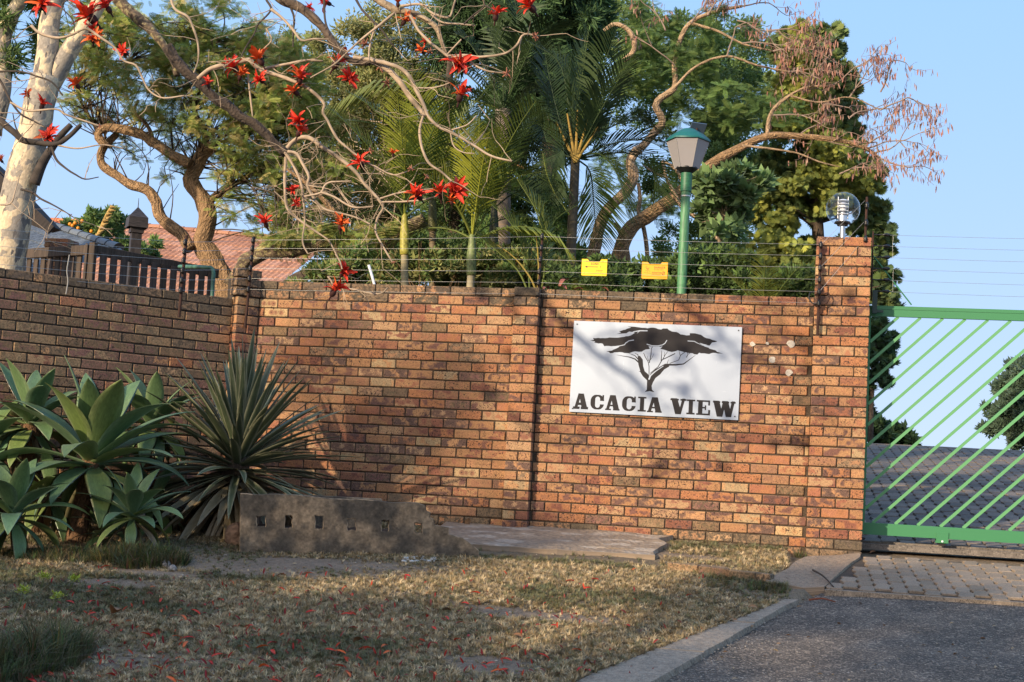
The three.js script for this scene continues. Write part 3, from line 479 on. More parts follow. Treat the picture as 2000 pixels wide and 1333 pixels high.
warning(1161, 523, 0.222, 0.145, '#f2c500', (c) => { c.fillStyle = '#27220c'; c.font = 'bold 44px sans-serif'; c.textAlign = 'center'; c.fillText('ZONE', 185, 78); c.fillRect(60, 98, 175, 9); c.beginPath(); c.moveTo(42, 102); c.lineTo(80, 86); c.lineTo(80, 119); c.fill(); c.font = 'bold 40px sans-serif'; c.fillText('1', 272, 118); c.font = 'italic bold 30px sans-serif'; c.fillText('STAFIX', 250, 162); c.fillRect(190, 172, 112, 3); c.strokeStyle = '#8a7010'; c.lineWidth = 3; for (const [x, y] of [[70, 30], [300, 30], [40, 190], [310, 190]]) { c.beginPath(); c.arc(x, y, 9, 0, 7); c.stroke(); } }, 'yellow ZONE 1 sign with a black arrow, hung on the fence wires', 'signs on the fence wires');
warning(1279, 529, 0.222, 0.145, '#eda400', (c) => { c.fillStyle = '#5a2c08'; c.font = 'bold 40px sans-serif'; c.fillText('DANGER', 168, 84); c.font = 'bold 17px sans-serif'; c.fillText('ELECTRIC FENCE', 172, 106); c.font = 'bold 34px sans-serif'; c.fillText('NEMTEK', 140, 152); c.fillRect(140, 162, 130, 5); c.lineWidth = 7; c.strokeStyle = '#3a1c08'; c.beginPath(); c.arc(302, 144, 20, 0, 7); c.stroke(); c.beginPath(); c.moveTo(290, 156); c.lineTo(314, 132); c.stroke(); c.lineWidth = 4; c.strokeStyle = '#8a4a10'; c.beginPath(); c.moveTo(40, 70); c.lineTo(70, 60); c.lineTo(60, 90); c.lineTo(110, 76); c.moveTo(50, 120); c.lineTo(84, 98); c.lineTo(120, 130); c.moveTo(30, 140); c.lineTo(130, 150); c.moveTo(84, 98); c.lineTo(80, 140); c.stroke(); c.beginPath(); c.arc(84, 88, 10, 0, 7); c.stroke(); }, 'orange-yellow DANGER sign with notched top, hung on the fence wires', 'signs on the fence wires');

// ---------- lamps ----------
{ // clear globe with louvred lamp on the pillar
  const p = at(1646, 470, -0.06); const o = thing('globe_lamp', 'clear glass globe lamp with a louvred core, on top of the brick pillar', 'lamp', [p.x, 2.632, -0.06]);
  const c = at(1647, 408, -0.06), R = 0.145, cy0 = c.y - 2.632, dx = c.x - p.x;
  part(o, 'stem', cyl(0.022, 0.022, cy0 - R + 0.02, 12, dx * 0.5), std({ color: 0xb9bcc0, metalness: 0.8, roughness: 0.3 }));
  part(o, 'collar', [cyl(0.045, 0.05, 0.02, 18, dx, cy0 - R - 0.004), cyl(0.072, 0.066, 0.014, 20, dx, cy0 - R + 0.016)], M.steelDark);
  const gl = new THREE.MeshPhysicalMaterial({ color: 0xffffff, transmission: 1, thickness: 0, roughness: 0.02, ior: 1.6, side: THREE.DoubleSide });
  part(o, 'globe', new THREE.SphereGeometry(R, 40, 28).translate(dx, cy0, 0), gl);
  const alu = std({ color: 0xd9dbde, metalness: 0.3, roughness: 0.35 });
  part(o, 'lamp_holder', [cyl(0.036, 0.036, 0.06, 16, dx, cy0 - R + 0.03), cyl(0.026, 0.022, 0.03, 16, dx, cy0 - R + 0.09)], std({ color: 0xcfd2d6, metalness: 0.85, roughness: 0.3 }));
  for (let k = 0; k < 5; k++) part(o, 'louvre_ring', new THREE.LatheGeometry([[0.026, 0.006], [0.050, -0.006], [0.051, -0.002], [0.027, 0.010]].map(([x, y]) => new THREE.Vector2(x, y)), 20).translate(dx, cy0 - 0.05 + k * 0.03, 0), alu);
  for (const s of [-1, 1]) part(o, 'louvre_rod', cyl(0.004, 0.004, 0.19, 6, dx + s * 0.042, cy0 - 0.085), alu);
  part(o, 'bulb', new THREE.SphereGeometry(0.03, 14, 10).scale(1, 1.5, 1).translate(dx, cy0 + 0.01, 0), M.white);
}
{ // green street lamp with hexagonal lantern
  const z = -0.5, a = at(1331, 575, z), b = at(1343, 345, z), m = mpp(a); const o = thing('street_lamp', 'green lamp post with a frosted hexagonal lantern and small solar panel, behind the wall', 'street lamp', [a.x, 0, z]);
  const top = b.y, dx = 0.0;
  part(o, 'pole', [cyl(0.047, 0.042, top - 0.12, 14, dx, 0)], std({ color: 0x5d9566, map: rep(grainT, 3), roughness: 0.5 }));
  part(o, 'pole_sleeve', cyl(0.052, 0.052, 0.17, 14, dx, top - 0.14), M.green); part(o, 'steel_band', cyl(0.048, 0.048, 0.012, 14, dx, top - 0.19), M.wire);
  const yb = at(1343, 330, z).y, yt = at(1345, 277, z).y, hex = (r0, r1, h, y) => new THREE.CylinderGeometry(r1, r0, h, 6, 1, true).rotateY(Math.PI / 6).translate(dx, y + h / 2, 0);
  part(o, 'lantern_base', [cyl(0.06, 0.10, 0.035, 18, dx, yb - 0.035), cyl(0.10, 0.10, 0.012, 18, dx, yb - 0.002)], M.black);
  const acr = new THREE.MeshPhysicalMaterial({ color: new THREE.Color().setRGB(0.42, 0.39, 0.385), roughness: 0.4, transmission: 0.35, thickness: 0, side: THREE.DoubleSide });
  for (let k = 0; k < 6; k++) { const a0 = k * Math.PI / 3 + Math.PI / 6, a1 = a0 + Math.PI / 3, h = yt - yb, q = (a2, r, y) => [dx + r * Math.sin(a2), y, r * Math.cos(a2)]; part(o, 'lantern_pane', geom([...q(a0 + 0.02, 0.108, yb), ...q(a1 - 0.02, 0.108, yb), ...q(a1 - 0.015, 0.192, yb + h), ...q(a0 + 0.015, 0.192, yb + h)], [0, 0, 0.3, 0, 0.3, 0.3, 0, 0.3], [0, 1, 2, 0, 2, 3]), acr); part(o, 'lantern_bar', rod(V(...q(a0, 0.109, yb)), V(...q(a0, 0.193, yb + h)), 0.004, 5), std({ color: 0x8b8783, roughness: 0.6 })); }
  part(o, 'lantern_tube', cyl(0.03, 0.03, 0.14, 10, dx, yb), M.white);
  part(o, 'lantern_roof', [hex(0.206, 0.204, 0.014, yt), hex(0.204, 0.150, 0.05, yt + 0.014), hex(0.150, 0.075, 0.045, yt + 0.064), new THREE.CylinderGeometry(0.03, 0.076, 0.014, 6).rotateY(Math.PI / 6).translate(dx, yt + 0.115, 0), new THREE.CylinderGeometry(0.2, 0.2, 0.004, 6).rotateY(Math.PI / 6).translate(dx, yt + 0.002, 0)].map((g) => g), M.teal);
  part(o, 'roof_rim', new THREE.TorusGeometry(0.2, 0.006, 4, 6).rotateX(Math.PI / 2).translate(dx, yt + 0.002, 0), M.black);
  part(o, 'solar_panel', box(0.15, 0.012, 0.11, 0, 0, 0).rotateX(-0.9).rotateY(0.5).translate(0.075, yt + 0.15, -0.10), std({ color: 0x4a5866, roughness: 0.25 })); part(o, 'panel_bracket', cyl(0.008, 0.008, 0.10, 6, 0.07, yt + 0.05, -0.09), M.rust);
}

// ---------- sliding gate ----------
{
  const z = -0.30, x0 = at(1684, 800, z).x, yT = at(1750, 599, z).y, yB = at(1750, 1036, z).y + 0.004, x1 = 7.2;
  const o = thing('sliding_gate', 'green steel sliding gate with slanting bars between two rails', 'gate', [x0, 0, z]);
  const gm = std({ color: 0x37794d, roughness: 0.5 }), gb = std({ color: 0x5a9660, roughness: 0.5 }), W = x1 - x0, mid = W / 2;
  part(o, 'top_rail', [box(W, 0.03, 0.05, mid, yT - 0.015, 0), box(W, 0.06, 0.035, mid, yT - 0.062, 0.006)], gm);
  part(o, 'bottom_rail', box(W, 0.10, 0.05, mid, yB - 0.004, 0), gm);
  part(o, 'stile', box(0.05, yT - 0.094 - yB - 0.046, 0.048, 0.026, (yT - 0.094 + yB + 0.046) / 2, 0), gm);
  const pA = at(1851, 615, z), pB = at(1694, 752, z), sl = (pA.y - pB.y) / (pA.x - pB.x), step = at(1895, 615, z).x - pA.x, yt = yT - 0.092, yb = yB + 0.046, bar = (k) => {
    let xa = pA.x + k * step + (yt - pA.y) / sl, ya = yt, xb = xa - (yt - yb) / sl, yb2 = yb; if (xb < x0 + 0.05) { yb2 = yb + (x0 + 0.05 - xb) * sl; xb = x0 + 0.05; } if (xa > x1) { ya = yt - (xa - x1) * sl; xa = x1; }
    if (ya - yb2 < 0.02) return; const L = Math.hypot(xa - xb, ya - yb2), g = box(L, 0.025, 0.022).rotateZ(Math.atan2(ya - yb2, xa - xb)).translate((xa + xb) / 2 - x0, (ya + yb2) / 2, 0); part(o, 'slanting_bar', g, gb);
  };
  for (let k = -2; k < 34; k++) bar(k);
  const w = at(1840, 1052, z); for (const dx of [0, 2.6]) { const h = part(o, 'wheel_bracket', box(0.10, 0.09, 0.012, w.x - x0 + dx, yB - 0.045, 0.032), gm); part(o, 'wheel_bracket', box(0.10, 0.09, 0.012, w.x - x0 + dx, yB - 0.045, -0.032), gm); part(h, 'wheel', new THREE.CylinderGeometry(0.042, 0.042, 0.03, 18).rotateX(Math.PI / 2).translate(w.x - x0 + dx, yB - 0.075, 0), M.steelDark); part(h, 'axle', new THREE.CylinderGeometry(0.009, 0.009, 0.09, 8).rotateX(Math.PI / 2).translate(w.x - x0 + dx, yB - 0.075, 0), M.white); }
  const gp = at(1709, 590, -0.22); part(o, 'guide_bracket', [box(0.04, 0.20, 0.05, gp.x - x0, gp.y, 0.08), box(0.09, 0.02, 0.03, gp.x - x0 + 0.03, gp.y - 0.08, 0.07)], std({ color: 0x1f3a34, roughness: 0.5 }));
  // wires strained above the gate
  const f = thing('gate_fence', 'six strained fence wires with dark springs above the green gate', 'fence', [x0, yT, -0.25]);
  const pa = at(1706, 452, -0.22), pb = at(1702, 588, -0.22); part(f, 'fence_post', rod(pa, pb, 0.008, 6), M.rust, true);
  const spring = new THREE.LatheGeometry([[0.001, -0.05], [0.006, -0.045], [0.004, -0.02], [0.012, 0.0], [0.016, 0.02], [0.012, 0.04], [0.002, 0.05]].map(([x, y]) => new THREE.Vector2(x, y)), 8).rotateZ(-Math.PI / 2);
  [459, 481, 503, 525, 547, 569.5].forEach((y, i) => { const a = at(1705, y - 0.5, -0.22), s = at(1728, y, -0.22), e = at(2180, y + 11 + i, -0.22); part(f, 'wire', wirePath(a, e, 0.004), M.wire, true); const q = part(f, 'spring', spring, M.porcelain); q.position.copy(s).sub(f.position); part(f, 'strain_hook', rod(a, s, 0.005, 5), M.porcelain, true); });
  for (const [xa, ya, xb, yb] of [[1745, 460, 1744, 482], [1744, 482, 1744, 505], [1745, 528, 1744, 570]]) part(f, 'joining_wire', rod(at(xa, ya, -0.22), at(xb, yb, -0.22), 0.0012, 4), M.wire, true);
  part(f, 'brace', rod(at(1706, 500, -0.22), at(1781, 596, -0.25), 0.006, 6), gm, true);
}

// ---------- behind the wall: railing, roofs, flue ----------
function atY(px, py, y) { const d = ray(px, py), t = (y - camera.position.y) / d.y; return camera.position.clone().addScaledVector(d, t); }
function orient(o, x, y) { const X = x.clone().normalize(), Z = X.clone().cross(y).normalize(), Y = Z.clone().cross(X); o.quaternion.setFromRotationMatrix(new THREE.Matrix4().makeBasis(X, Y, Z)); return o; }
{
  const P = at(182, 478, -1.7), yr = P.y, A = atY(-60, 493, yr), B = atY(425, 526, yr);
  const o = thing('timber_railing', 'dark brown timber deck railing with upright boards, above the weathered wall wing', 'railing', [P.x, 0, P.z]);
  const local = (v) => v.clone().sub(o.position), tm = [0x5b4c40, 0x54463a, 0x62534a].map((c) => std({ color: c, map: rep(woodT, 2, 2), bumpMap: woodT, bumpScale: 0.002, roughness: 0.8 }));
  part(o, 'post', bbox(0.068, 0.9, 0.068, 0.006, 0, yr - 0.43, 0), tm[1]); part(o, 'post', bbox(0.03, 0.55, 0.08, 0.004, -0.06, yr - 0.27, 0), tm[0]);
  for (const [E0, wS, gap, n] of [[A, 0.072, 0.047, 11], [B, 0.085, 0.055, 40]]) {
    const e = local(E0), d = e.clone().setY(0), L = d.length(), dir = d.clone().normalize(), ang = Math.atan2(-dir.z, dir.x);
    const rail = part(o, 'rail', [bbox(L - 0.04, 0.11, 0.035, 0.006, L / 2 + 0.03, -0.055, 0)], tm[0]); rail.position.set(0, yr, 0); rail.rotation.y = ang;
    const low = part(o, 'rail', bbox(L - 0.04, 0.09, 0.035, 0.005, L / 2 + 0.03, 0, 0), tm[1]); low.position.set(0, yr - 0.82, 0); low.rotation.y = ang;
    for (let i = 0; i < n; i++) { const x = 0.12 + i * (wS + gap); if (x > L) break; const s = part(o, 'board', bbox(wS, 0.78, 0.022, 0.003, x, rr(-0.004, 0.004) - 0.46, 0.03 * (E0 === A ? 1 : -1) * (E0 === A ? 1 : -1)), pick(tm)); s.position.set(0, yr, 0); s.rotation.y = ang; }
  }
  const dk = part(o, 'deck', box(4.5, 0.12, 4, -0.6, yr - 1.0, -2.2), tm[0]);
}
const tileG = (() => { // double-roll roof tile, lip at the lower edge
  const pos = [], uv = [], idx = [], n = 12; const h = (u) => 0.028 * Math.pow(Math.abs(Math.sin(u * Math.PI * 2)), 0.8) * (Math.sin(u * 2 * Math.PI * 2 - 0.9) > -0.55 ? 1 : 0.35);
  for (const [v, y] of [[0, 0], [0.40, 0.022], [0.40, -0.004]]) for (let i = 0; i <= n; i++) { const u = i / n; pos.push((u - 0.5) * 0.305, h(u) + y, v); uv.push(u * 0.3, v + y); }
  for (let r = 0; r < 2; r++) for (let i = 0; i < n; i++) { const a = r * (n + 1) + i, b = a + 1, c = a + n + 1, d = c + 1; idx.push(a, c, b, b, c, d); }
  return geom(pos, uv, idx);
})();
function roof(house, ridgeA, ridgeB, run, drop, mats, nRows, hipShift = 0) {      // tiles laid from the ridge downwards
  const u = ridgeB.clone().sub(ridgeA), L = u.length(), U = u.clone().normalize(), D = V(0, -drop, run).normalize(); D.addScaledVector(U, -D.dot(U)).normalize();
  const N = D.clone().cross(U).normalize(); if (N.y < 0) N.negate();
  const basis = new THREE.Matrix4().makeBasis(U, N, D), q = new THREE.Quaternion().setFromRotationMatrix(basis); let c = 0; const rest = [];
  for (let r = 0; r < nRows; r++) for (let i = 0; i < L / 0.30; i++) {
    if (hipShift && i * 0.30 > L) continue;
    const p = ridgeA.clone().addScaledVector(U, i * 0.30 + 0.15).addScaledVector(D, r * 0.33).addScaledVector(N, 0.03).sub(house.position);
    if (c < 290) { c++; const t = part(house, 'roof_tile', tileG, pick(mats)); t.position.copy(p); t.quaternion.copy(q); } else rest.push(tileG.clone().applyQuaternion(q).translate(p.x, p.y, p.z));
  }
  if (rest.length) part(house, 'far_tiles', rest, mats[0]).userData.kind = 'stuff';
  const a = ridgeA.clone().sub(house.position), b = ridgeB.clone().sub(house.position), W = D.clone().multiplyScalar(nRows * 0.33 + 0.1);
  part(house, 'roof_deck', geom([...a.toArray(), ...b.toArray(), ...b.clone().add(W).toArray(), ...a.clone().add(W).toArray()], [0, 0, L, 0, L, 3, 0, 3], [0, 1, 2, 0, 2, 3]), M.barkDark);
  for (let i = 0; i < L / 0.36; i++) { const t = part(house, 'ridge_tile', new THREE.CylinderGeometry(0.10, 0.115, 0.40, 10, 1, true, 0, Math.PI).rotateZ(Math.PI / 2).rotateX(0), pick(mats)); t.geometry.rotateX(-Math.PI / 2 + Math.PI / 2); t.position.copy(a).addScaledVector(U, i * 0.36 + 0.18).addScaledVector(V(0, 1, 0), 0.02); t.quaternion.copy(new THREE.Quaternion().setFromUnitVectors(V(1, 0, 0), U)); }
  return { U, D, N };
}
{
  const pink = [0xc08a6c, 0xb68064, 0xc8947a, 0xaa765c].map((c) => std({ color: c, map: rep(grainT, 3), roughness: 0.85 }));
  const a = at(226, 440, -24), b = at(640, 478, -23); const h = thing('house', 'distant house under a weathered pink tiled roof', 'house', [a.x, 1.2, a.z]);
  roof(h, a, b, 1, 0.62, pink, 11); part(h, 'wall', box(b.x - a.x, 3, 4, (b.x - a.x) / 2, 1.2, -0.5), std({ color: 0xc9b49a, map: grainT }));
  const a2 = at(96, 432, -27), b2 = at(134, 436, -26.6); const h2 = thing('house', 'sliver of an orange tiled roof between dark gable and citrus tree', 'house', [a2.x, 1.2, a2.z]); roof(h2, a2.add(V(-1, 0, 0)), b2.add(V(0.4, 0, 0)), 1, 0.6, [0xc47850, 0xb96c48].map((c) => std({ color: c, roughness: 0.85 })), 5); part(h2, 'wall', box(3, 3, 2, 0.5, 2, -1.5), std({ color: 0xb99e80, map: grainT }));
  const greyM = [0x6d747b, 0x646b73, 0x757c82].map((c) => std({ color: c, map: rep(grainT, 3), roughness: 0.55 }));
  const c1 = at(30, 421, -14.5), c2 = at(226, 487, -12.2); const h3 = thing('house', 'house with a grey tiled roof behind the timber railing', 'house', [c1.x, 1.0, c1.z]);
  roof(h3, c1, c2, 1, 0.55, greyM, 10); part(h3, 'wall', box(3.4, 2.2, 1.6, 0.8, 1.2, 0.6), std({ color: 0x7d7166, map: grainT }));
  // dark gable close by
  const s = [[-220, 130], [0, 334], [103, 444], [84, 449], [40, 432], [-10, 520], [-220, 560]].map(([x, y]) => at(x, y, -9)), sh = new THREE.Shape(s.map((p) => new THREE.Vector2(p.x - s[1].x, p.y - 2)));
  const g = thing('dark_gable', 'dark timber gable of a steep roof behind the pale tree trunk', 'gable', [s[1].x, 2, -9.3]); const dk = std({ color: 0x352d2a, map: rep(woodT, 1), roughness: 0.85 });
  part(g, 'gable_board', new THREE.ExtrudeGeometry(sh, { depth: 0.3, bevelEnabled: false }), dk); const e1 = s[0].clone().sub(V(s[1].x, 2, 0)), e2 = s[2].clone().sub(V(s[1].x, 2, 0)), ed = e2.clone().sub(e1).setZ(0); part(g, 'barge_board', box(ed.length(), 0.16, 0.06, 0, 0, 0).rotateZ(Math.atan2(ed.y, ed.x)).translate((e1.x + e2.x) / 2, (e1.y + e2.y) / 2 - 0.06, 0.34), dk);
}
{ // brick chimney behind the railing
  const p = at(110, 466, -11), o = thing('brick_chimney', 'small brick chimney showing above and between the railing boards', 'chimney', [p.x, p.y, -11.2]);
  part(o, 'mortar_core', box(0.42, 2, 0.42, 0, -1.01, 0), M.mortar);
  for (let k = 0; k < 10; k++) { for (const q of (k % 2 ? [-0.168, 0, 0.168] : [-0.115, 0.115])) layBrick(o, q, -k * 0.085 - 0.037, 0.17, k % 2 && q ? 0.1 : 0.222, 0.1, 0); for (const q of [-0.12, 0.08]) layBrick(o, 0.172, -k * 0.085 - 0.037, q, 0.1, 0.19, 2); }
}
{ // metal flue with pyramid cap
  const p = at(266, 446, -9), m = mpp(p), o = thing('flue', 'dark metal chimney flue with a four-sided pointed cap', 'flue', [p.x, p.y, -9]); const fm = std({ color: 0x4a4340, map: grainT, roughness: 0.6, metalness: 0.3 });
  const q = (r0, r1, h, y) => new THREE.CylinderGeometry(r1 * Math.SQRT2, r0 * Math.SQRT2, h, 4, 1, true).rotateY(Math.PI / 4 + 0.62).translate(0, y + h / 2, 0).toNonIndexed();
  const fx = (g) => { g.computeVertexNormals(); g.setIndex([...Array(g.attributes.position.count).keys()]); return g; };
  part(o, 'cap', [fx(q(0.155, 0.15, 20 * m, 0)), fx(q(0.15, 0.003, 22 * m, 20 * m))], fm); part(o, 'spike', cyl(0.008, 0.004, 0.16, 6, 0, 40 * m), fm);
  part(o, 'collar', fx(q(0.105, 0.105, 9 * m, -10 * m)), fm); part(o, 'stack', fx(q(0.082, 0.082, 1.6, -10 * m - 1.6)), fm);
}
single('handrail_pipe', limbPipe(), std({ color: 0x4e7d68, map: grainT, roughness: 0.5 }), 'bent green metal pipe rising by the dark end of the railing', 'pipe');
function limbPipe() { const z = -0.25; return tube([at(350, 521, z - 0.5), at(400, 522.5, z), at(412, 524, z), at(416.5, 531, z), at(416, 545, z), at(410, 640, z)], [0.019], { step: 0.02, seg: 9 }); }
single('white_pipe', tube([at(720, 518, -0.4), at(726, 538, -0.4), at(736, 575, -0.4)], [0.013], { step: 0.05 }), M.white, 'short slanting white pipe just behind the top of the wall', 'pipe');

// ---------- foliage ----------
function ferny(n = 9, L = 0.13, w = 0.035) {                            // small double-feathered spray
  const pos = [], uv = [], idx = [];
  const t3 = (a, b, c) => { const m = pos.length / 3; for (const q of [a, b, c]) { pos.push(...q); uv.push(q[0], q[2]); } idx.push(m, m + 1, m + 2); };
  for (let i = 0; i < n; i++) { const z = L * (i + 0.5) / n, s = w * (1 - 0.45 * Math.abs(i / n - 0.45) * 2), y = -0.02 * (i / n) ** 2; for (const k of [-1, 1]) { t3([0, y, z - 0.003], [k * s, y + 0.008, z + 0.012], [k * s * 0.6, y + 0.004, z + 0.018]); t3([0, y, z - 0.003], [k * s * 0.6, y + 0.004, z + 0.018], [0, y, z + 0.005]); } }
  return geom(pos, uv, idx);
}
function leafCluster(n = 7, L = 0.07, w = 0.03, spread = 1) {           // pointed oval leaves round a twig tip
  const pos = [], uv = [], idx = []; const sd = seed;
  for (let i = 0; i < n; i++) { const a = i * 2.4 + rnd(), el = rr(-0.5, 0.9), r = rr(0.01, 0.035) * spread, d = V(Math.cos(a) * Math.cos(el), Math.sin(el), Math.sin(a) * Math.cos(el)), s = V(-Math.sin(a), rr(-0.4, 0.4), Math.cos(a)).normalize(), n2 = d.clone().cross(s), k = rr(0.75, 1.2), b = d.clone().multiplyScalar(r), q = (t, x, y) => b.clone().addScaledVector(d, t * L * k).addScaledVector(s, x * w * k).addScaledVector(n2, y * w); const m = pos.length / 3; for (const v of [q(0, 0, 0), q(0.4, -0.5, 0.2), q(0.45, 0, 0), q(0.4, 0.5, 0.2), q(1, 0, -0.3)]) { pos.push(v.x, v.y, v.z); uv.push(v.x, v.z); } idx.push(m, m + 1, m + 2, m, m + 2, m + 3, m + 1, m + 4, m + 2, m + 2, m + 4, m + 3); }
  return geom(pos, uv, idx);
}
function conifan(n = 9, L = 0.12) {                                      // flat spray of scale leaves
  const pos = [], uv = [], idx = [];
  for (let i = 0; i < n; i++) { const a = (i / (n - 1) - 0.5) * 1.9, l = L * (0.65 + 0.35 * Math.cos(a)) * rr(0.85, 1.1), w = 0.012, y = rr(-0.015, 0.015), m = pos.length / 3; const c = Math.cos(a), s = Math.sin(a); for (const [x, z, h] of [[-w * c, w * s, 0], [w * c, -w * s, 0], [s * l * 0.6 + w * c, c * l * 0.6 - w * s, y], [s * l, c * l, y * 1.5], [s * l * 0.6 - w * c, c * l * 0.6 + w * s, y]]) { pos.push(x, h, z); uv.push(x, z); } idx.push(m, m + 1, m + 2, m, m + 2, m + 4, m + 4, m + 2, m + 3); }
  return geom(pos, uv, idx);
}
// blobs: [px, py, rx, ry (photo px), z, depth radius in m, weight]
function fill(blobs, n, opt = {}) {
  const { s = [0.8, 1.3], cols, shell = 0.6, droop = 0, clump = 0.5 } = opt, out = []; let W = 0; for (const b of blobs) W += (b[6] ?? 1) * b[2] * b[3];
  for (const b of blobs) {
    const c = at(b[0], b[1], b[4]), m = mpp(c), rx = b[2] * m, ry = b[3] * m, rz = b[5], k = Math.round(n * (b[6] ?? 1) * b[2] * b[3] / W), cl = [];
    for (let i = 0; i < Math.max(4, k / 26); i++) { const v = V(rr(-1, 1), rr(-1, 1), rr(-1, 1)); const l = v.length(); if (l > 1) { i--; continue; } v.multiplyScalar((l > 0.05 ? Math.pow(l, shell) / l : 1)); cl.push([v, rr(0.12, 0.32) * clump * 2, rr(0.75, 1.25)]); }
    for (let i = 0; i < k; i++) { const [v, r, br] = pick(cl), g = V(rr(-1, 1), rr(-1, 1), rr(-1, 1)).multiplyScalar(r).add(v); const col = pick(cols); const f = br * rr(0.8, 1.2); out.push({ p: V(c.x + g.x * rx, c.y + g.y * ry, c.z + g.z * rz), e: [rr(-1.2, 1.2) + droop, rr(0, 6.3), rr(-0.9, 0.9)], s: rr(...s), c: col.map((q) => q * f * 2.6) }); }
  }
  return out;
}
function twiglets(list, from, blobs, n, r = 0.006, seg = 4) {            // thin twigs from limb points into the crown
  for (let i = 0; i < n; i++) { const b = pick(blobs), c = at(b[0], b[1], b[4]), m = mpp(c), e = c.clone().add(V(rr(-1, 1) * b[2] * m * 0.9, rr(-1, 1) * b[3] * m * 0.9, rr(-1, 1) * b[5] * 0.9)); let best = from[0], bd = 1e9; for (let k = 0; k < 9; k++) { const q = pick(from), d = q.distanceTo(e); if (d < bd) { bd = d; best = q; } } if (bd > 1.6) continue; const mid = best.clone().lerp(e, 0.5).add(V(rr(-0.15, 0.15), rr(-0.05, 0.2), rr(-0.12, 0.12)).multiplyScalar(bd)); list.push(tube([best, mid, e], [r, r * 0.35], { step: 0.12, seg, cap: false })); }
}
const pxs = (l, z) => l.map(([x, y, d = 0]) => at(x, y, z + d));
function shoots(out, p, dir, len, r, depth, o = {}) {                    // recursive fine branching
  const { bend = 0.5, fork = [2, 3], ratio = 0.72, tips, up = 0 } = o; let q = p.clone(), d = dir.clone().normalize(); const pts = [p.clone()];
  for (let i = 0; i < 3; i++) { d.add(V(rr(-bend, bend), rr(-bend, bend) + up, rr(-bend, bend)).multiplyScalar(0.6)).normalize(); q = q.clone().addScaledVector(d, len / 3); pts.push(q); }
  out.push(tube(pts, [r, r * 0.6], { step: len / 5, seg: depth > 1 ? 5 : 3, cap: false }));
  if (depth <= 0) { tips?.push([q, d.clone()]); return; }
  const n = fork[0] + Math.floor(rnd() * (fork[1] - fork[0] + 1)); for (let i = 0; i < n; i++) { const k = i ? 1 + Math.floor(rnd() * 3) : 3; shoots(out, pts[k], d.clone().add(V(rr(-0.9, 0.9), rr(-0.8, 0.8), rr(-0.9, 0.9))), len * ratio * rr(0.8, 1.15), r * 0.62, depth - 1, o); }
}
const leafFine = leafCluster(9, 0.055, 0.022, 1.6), fernG = ferny(), fernBig = ferny(11, 0.20, 0.05), leafG = leafCluster(7), leafBig = leafCluster(8, 0.12, 0.06, 1.4), coniG = conifan();
const white = [1, 1, 1], leafMat = leafy(white, 0.4), leafMatDull = leafy(white, 0.18);
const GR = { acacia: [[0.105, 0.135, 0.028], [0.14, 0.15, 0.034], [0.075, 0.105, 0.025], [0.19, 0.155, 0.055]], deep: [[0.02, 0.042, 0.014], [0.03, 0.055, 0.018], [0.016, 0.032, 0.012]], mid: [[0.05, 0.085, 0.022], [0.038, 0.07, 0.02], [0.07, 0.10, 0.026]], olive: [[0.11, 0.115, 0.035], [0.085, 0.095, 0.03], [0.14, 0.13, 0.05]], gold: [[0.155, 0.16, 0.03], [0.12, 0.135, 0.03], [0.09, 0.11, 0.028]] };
function tree(name, label, cat, base, trunkParts, mat, crownArgs, group) { // trunkParts: [part name, geometry(ies)][]
  const o = thing(name, label, cat, base, 0, group); for (const [n, g, m] of trunkParts) part(o, n, g, m ?? mat, true); for (const [n, g, m, l] of crownArgs) scatter(o, n, g, m, l); return o;
}

// pale-barked gum tree
{
  const z = -1.4; const gumT = texture(256, 512, (u, v) => { const p = fbm(u * 5, v * 7, 201, 4, 5, 7), q = fbm(u * 9 + 3, v * 5, 203, 4, 9, 5), f = fbm(u * 40, v * 40, 205, 3, 40, 40); let c = [206, 184, 150]; if (p > 0.56) c = [150, 140, 126]; else if (p > 0.535) c = [176, 160, 138]; if (q > 0.66) c = [112, 104, 96]; if (q < 0.30) c = [214, 196, 160]; return c.map((k) => k * (0.82 + 0.32 * f)); });
  const gm = std({ map: rep(gumT, 1.6, 1.0), bumpMap: rep(gumT, 1.6, 1.0), bumpScale: 0.005, roughness: 0.8 });
  const b = at(10, 600, z), o = thing('gum_tree', 'pale smooth-barked gum tree forking beside the timber railing', 'tree', [b.x, b.y, z]);
  part(o, 'trunk', limb([[-2, 640], [8, 540], [24, 450], [42, 350], [62, 270], [76, 205], [88, 150]], z, 74, 58, { seg: 14, knob: 0.05, step: 0.06 }), gm, true);
  part(o, 'limb', limb([[84, 175], [92, 110], [96, 50], [112, -30], [120, -160]], z, 46, 26, { seg: 12, knob: 0.06 }), gm, true);
  part(o, 'limb', limb([[84, 190], [112, 140], [140, 90], [170, 45], [206, -20], [260, -120]], z - 0.05, 40, 22, { seg: 12, knob: 0.06 }), gm, true);
  part(o, 'limb', limb([[66, 360], [82, 320], [100, 290], [118, 265], [138, 244]], z + 0.1, 22, 11, { seg: 9 }), M.twigDark, true);
  part(o, 'trunk', limb([[-20, 260], [2, 170], [2, 90], [18, 40], [55, -30], [80, -90]], z - 0.5, 44, 20, { seg: 12, knob: 0.05 }), gm, true);
  const blobs = [[40, 60, 55, 90, -2.2, 0.5], [20, -60, 120, 60, -2, 0.8], [180, -90, 120, 50, -2, 0.8]]; scatter(o, 'foliage', leafCluster(6, 0.13, 0.022, 1.3), leafMat, fill(blobs, 1500, { cols: GR.mid, droop: 0.8 }));
}
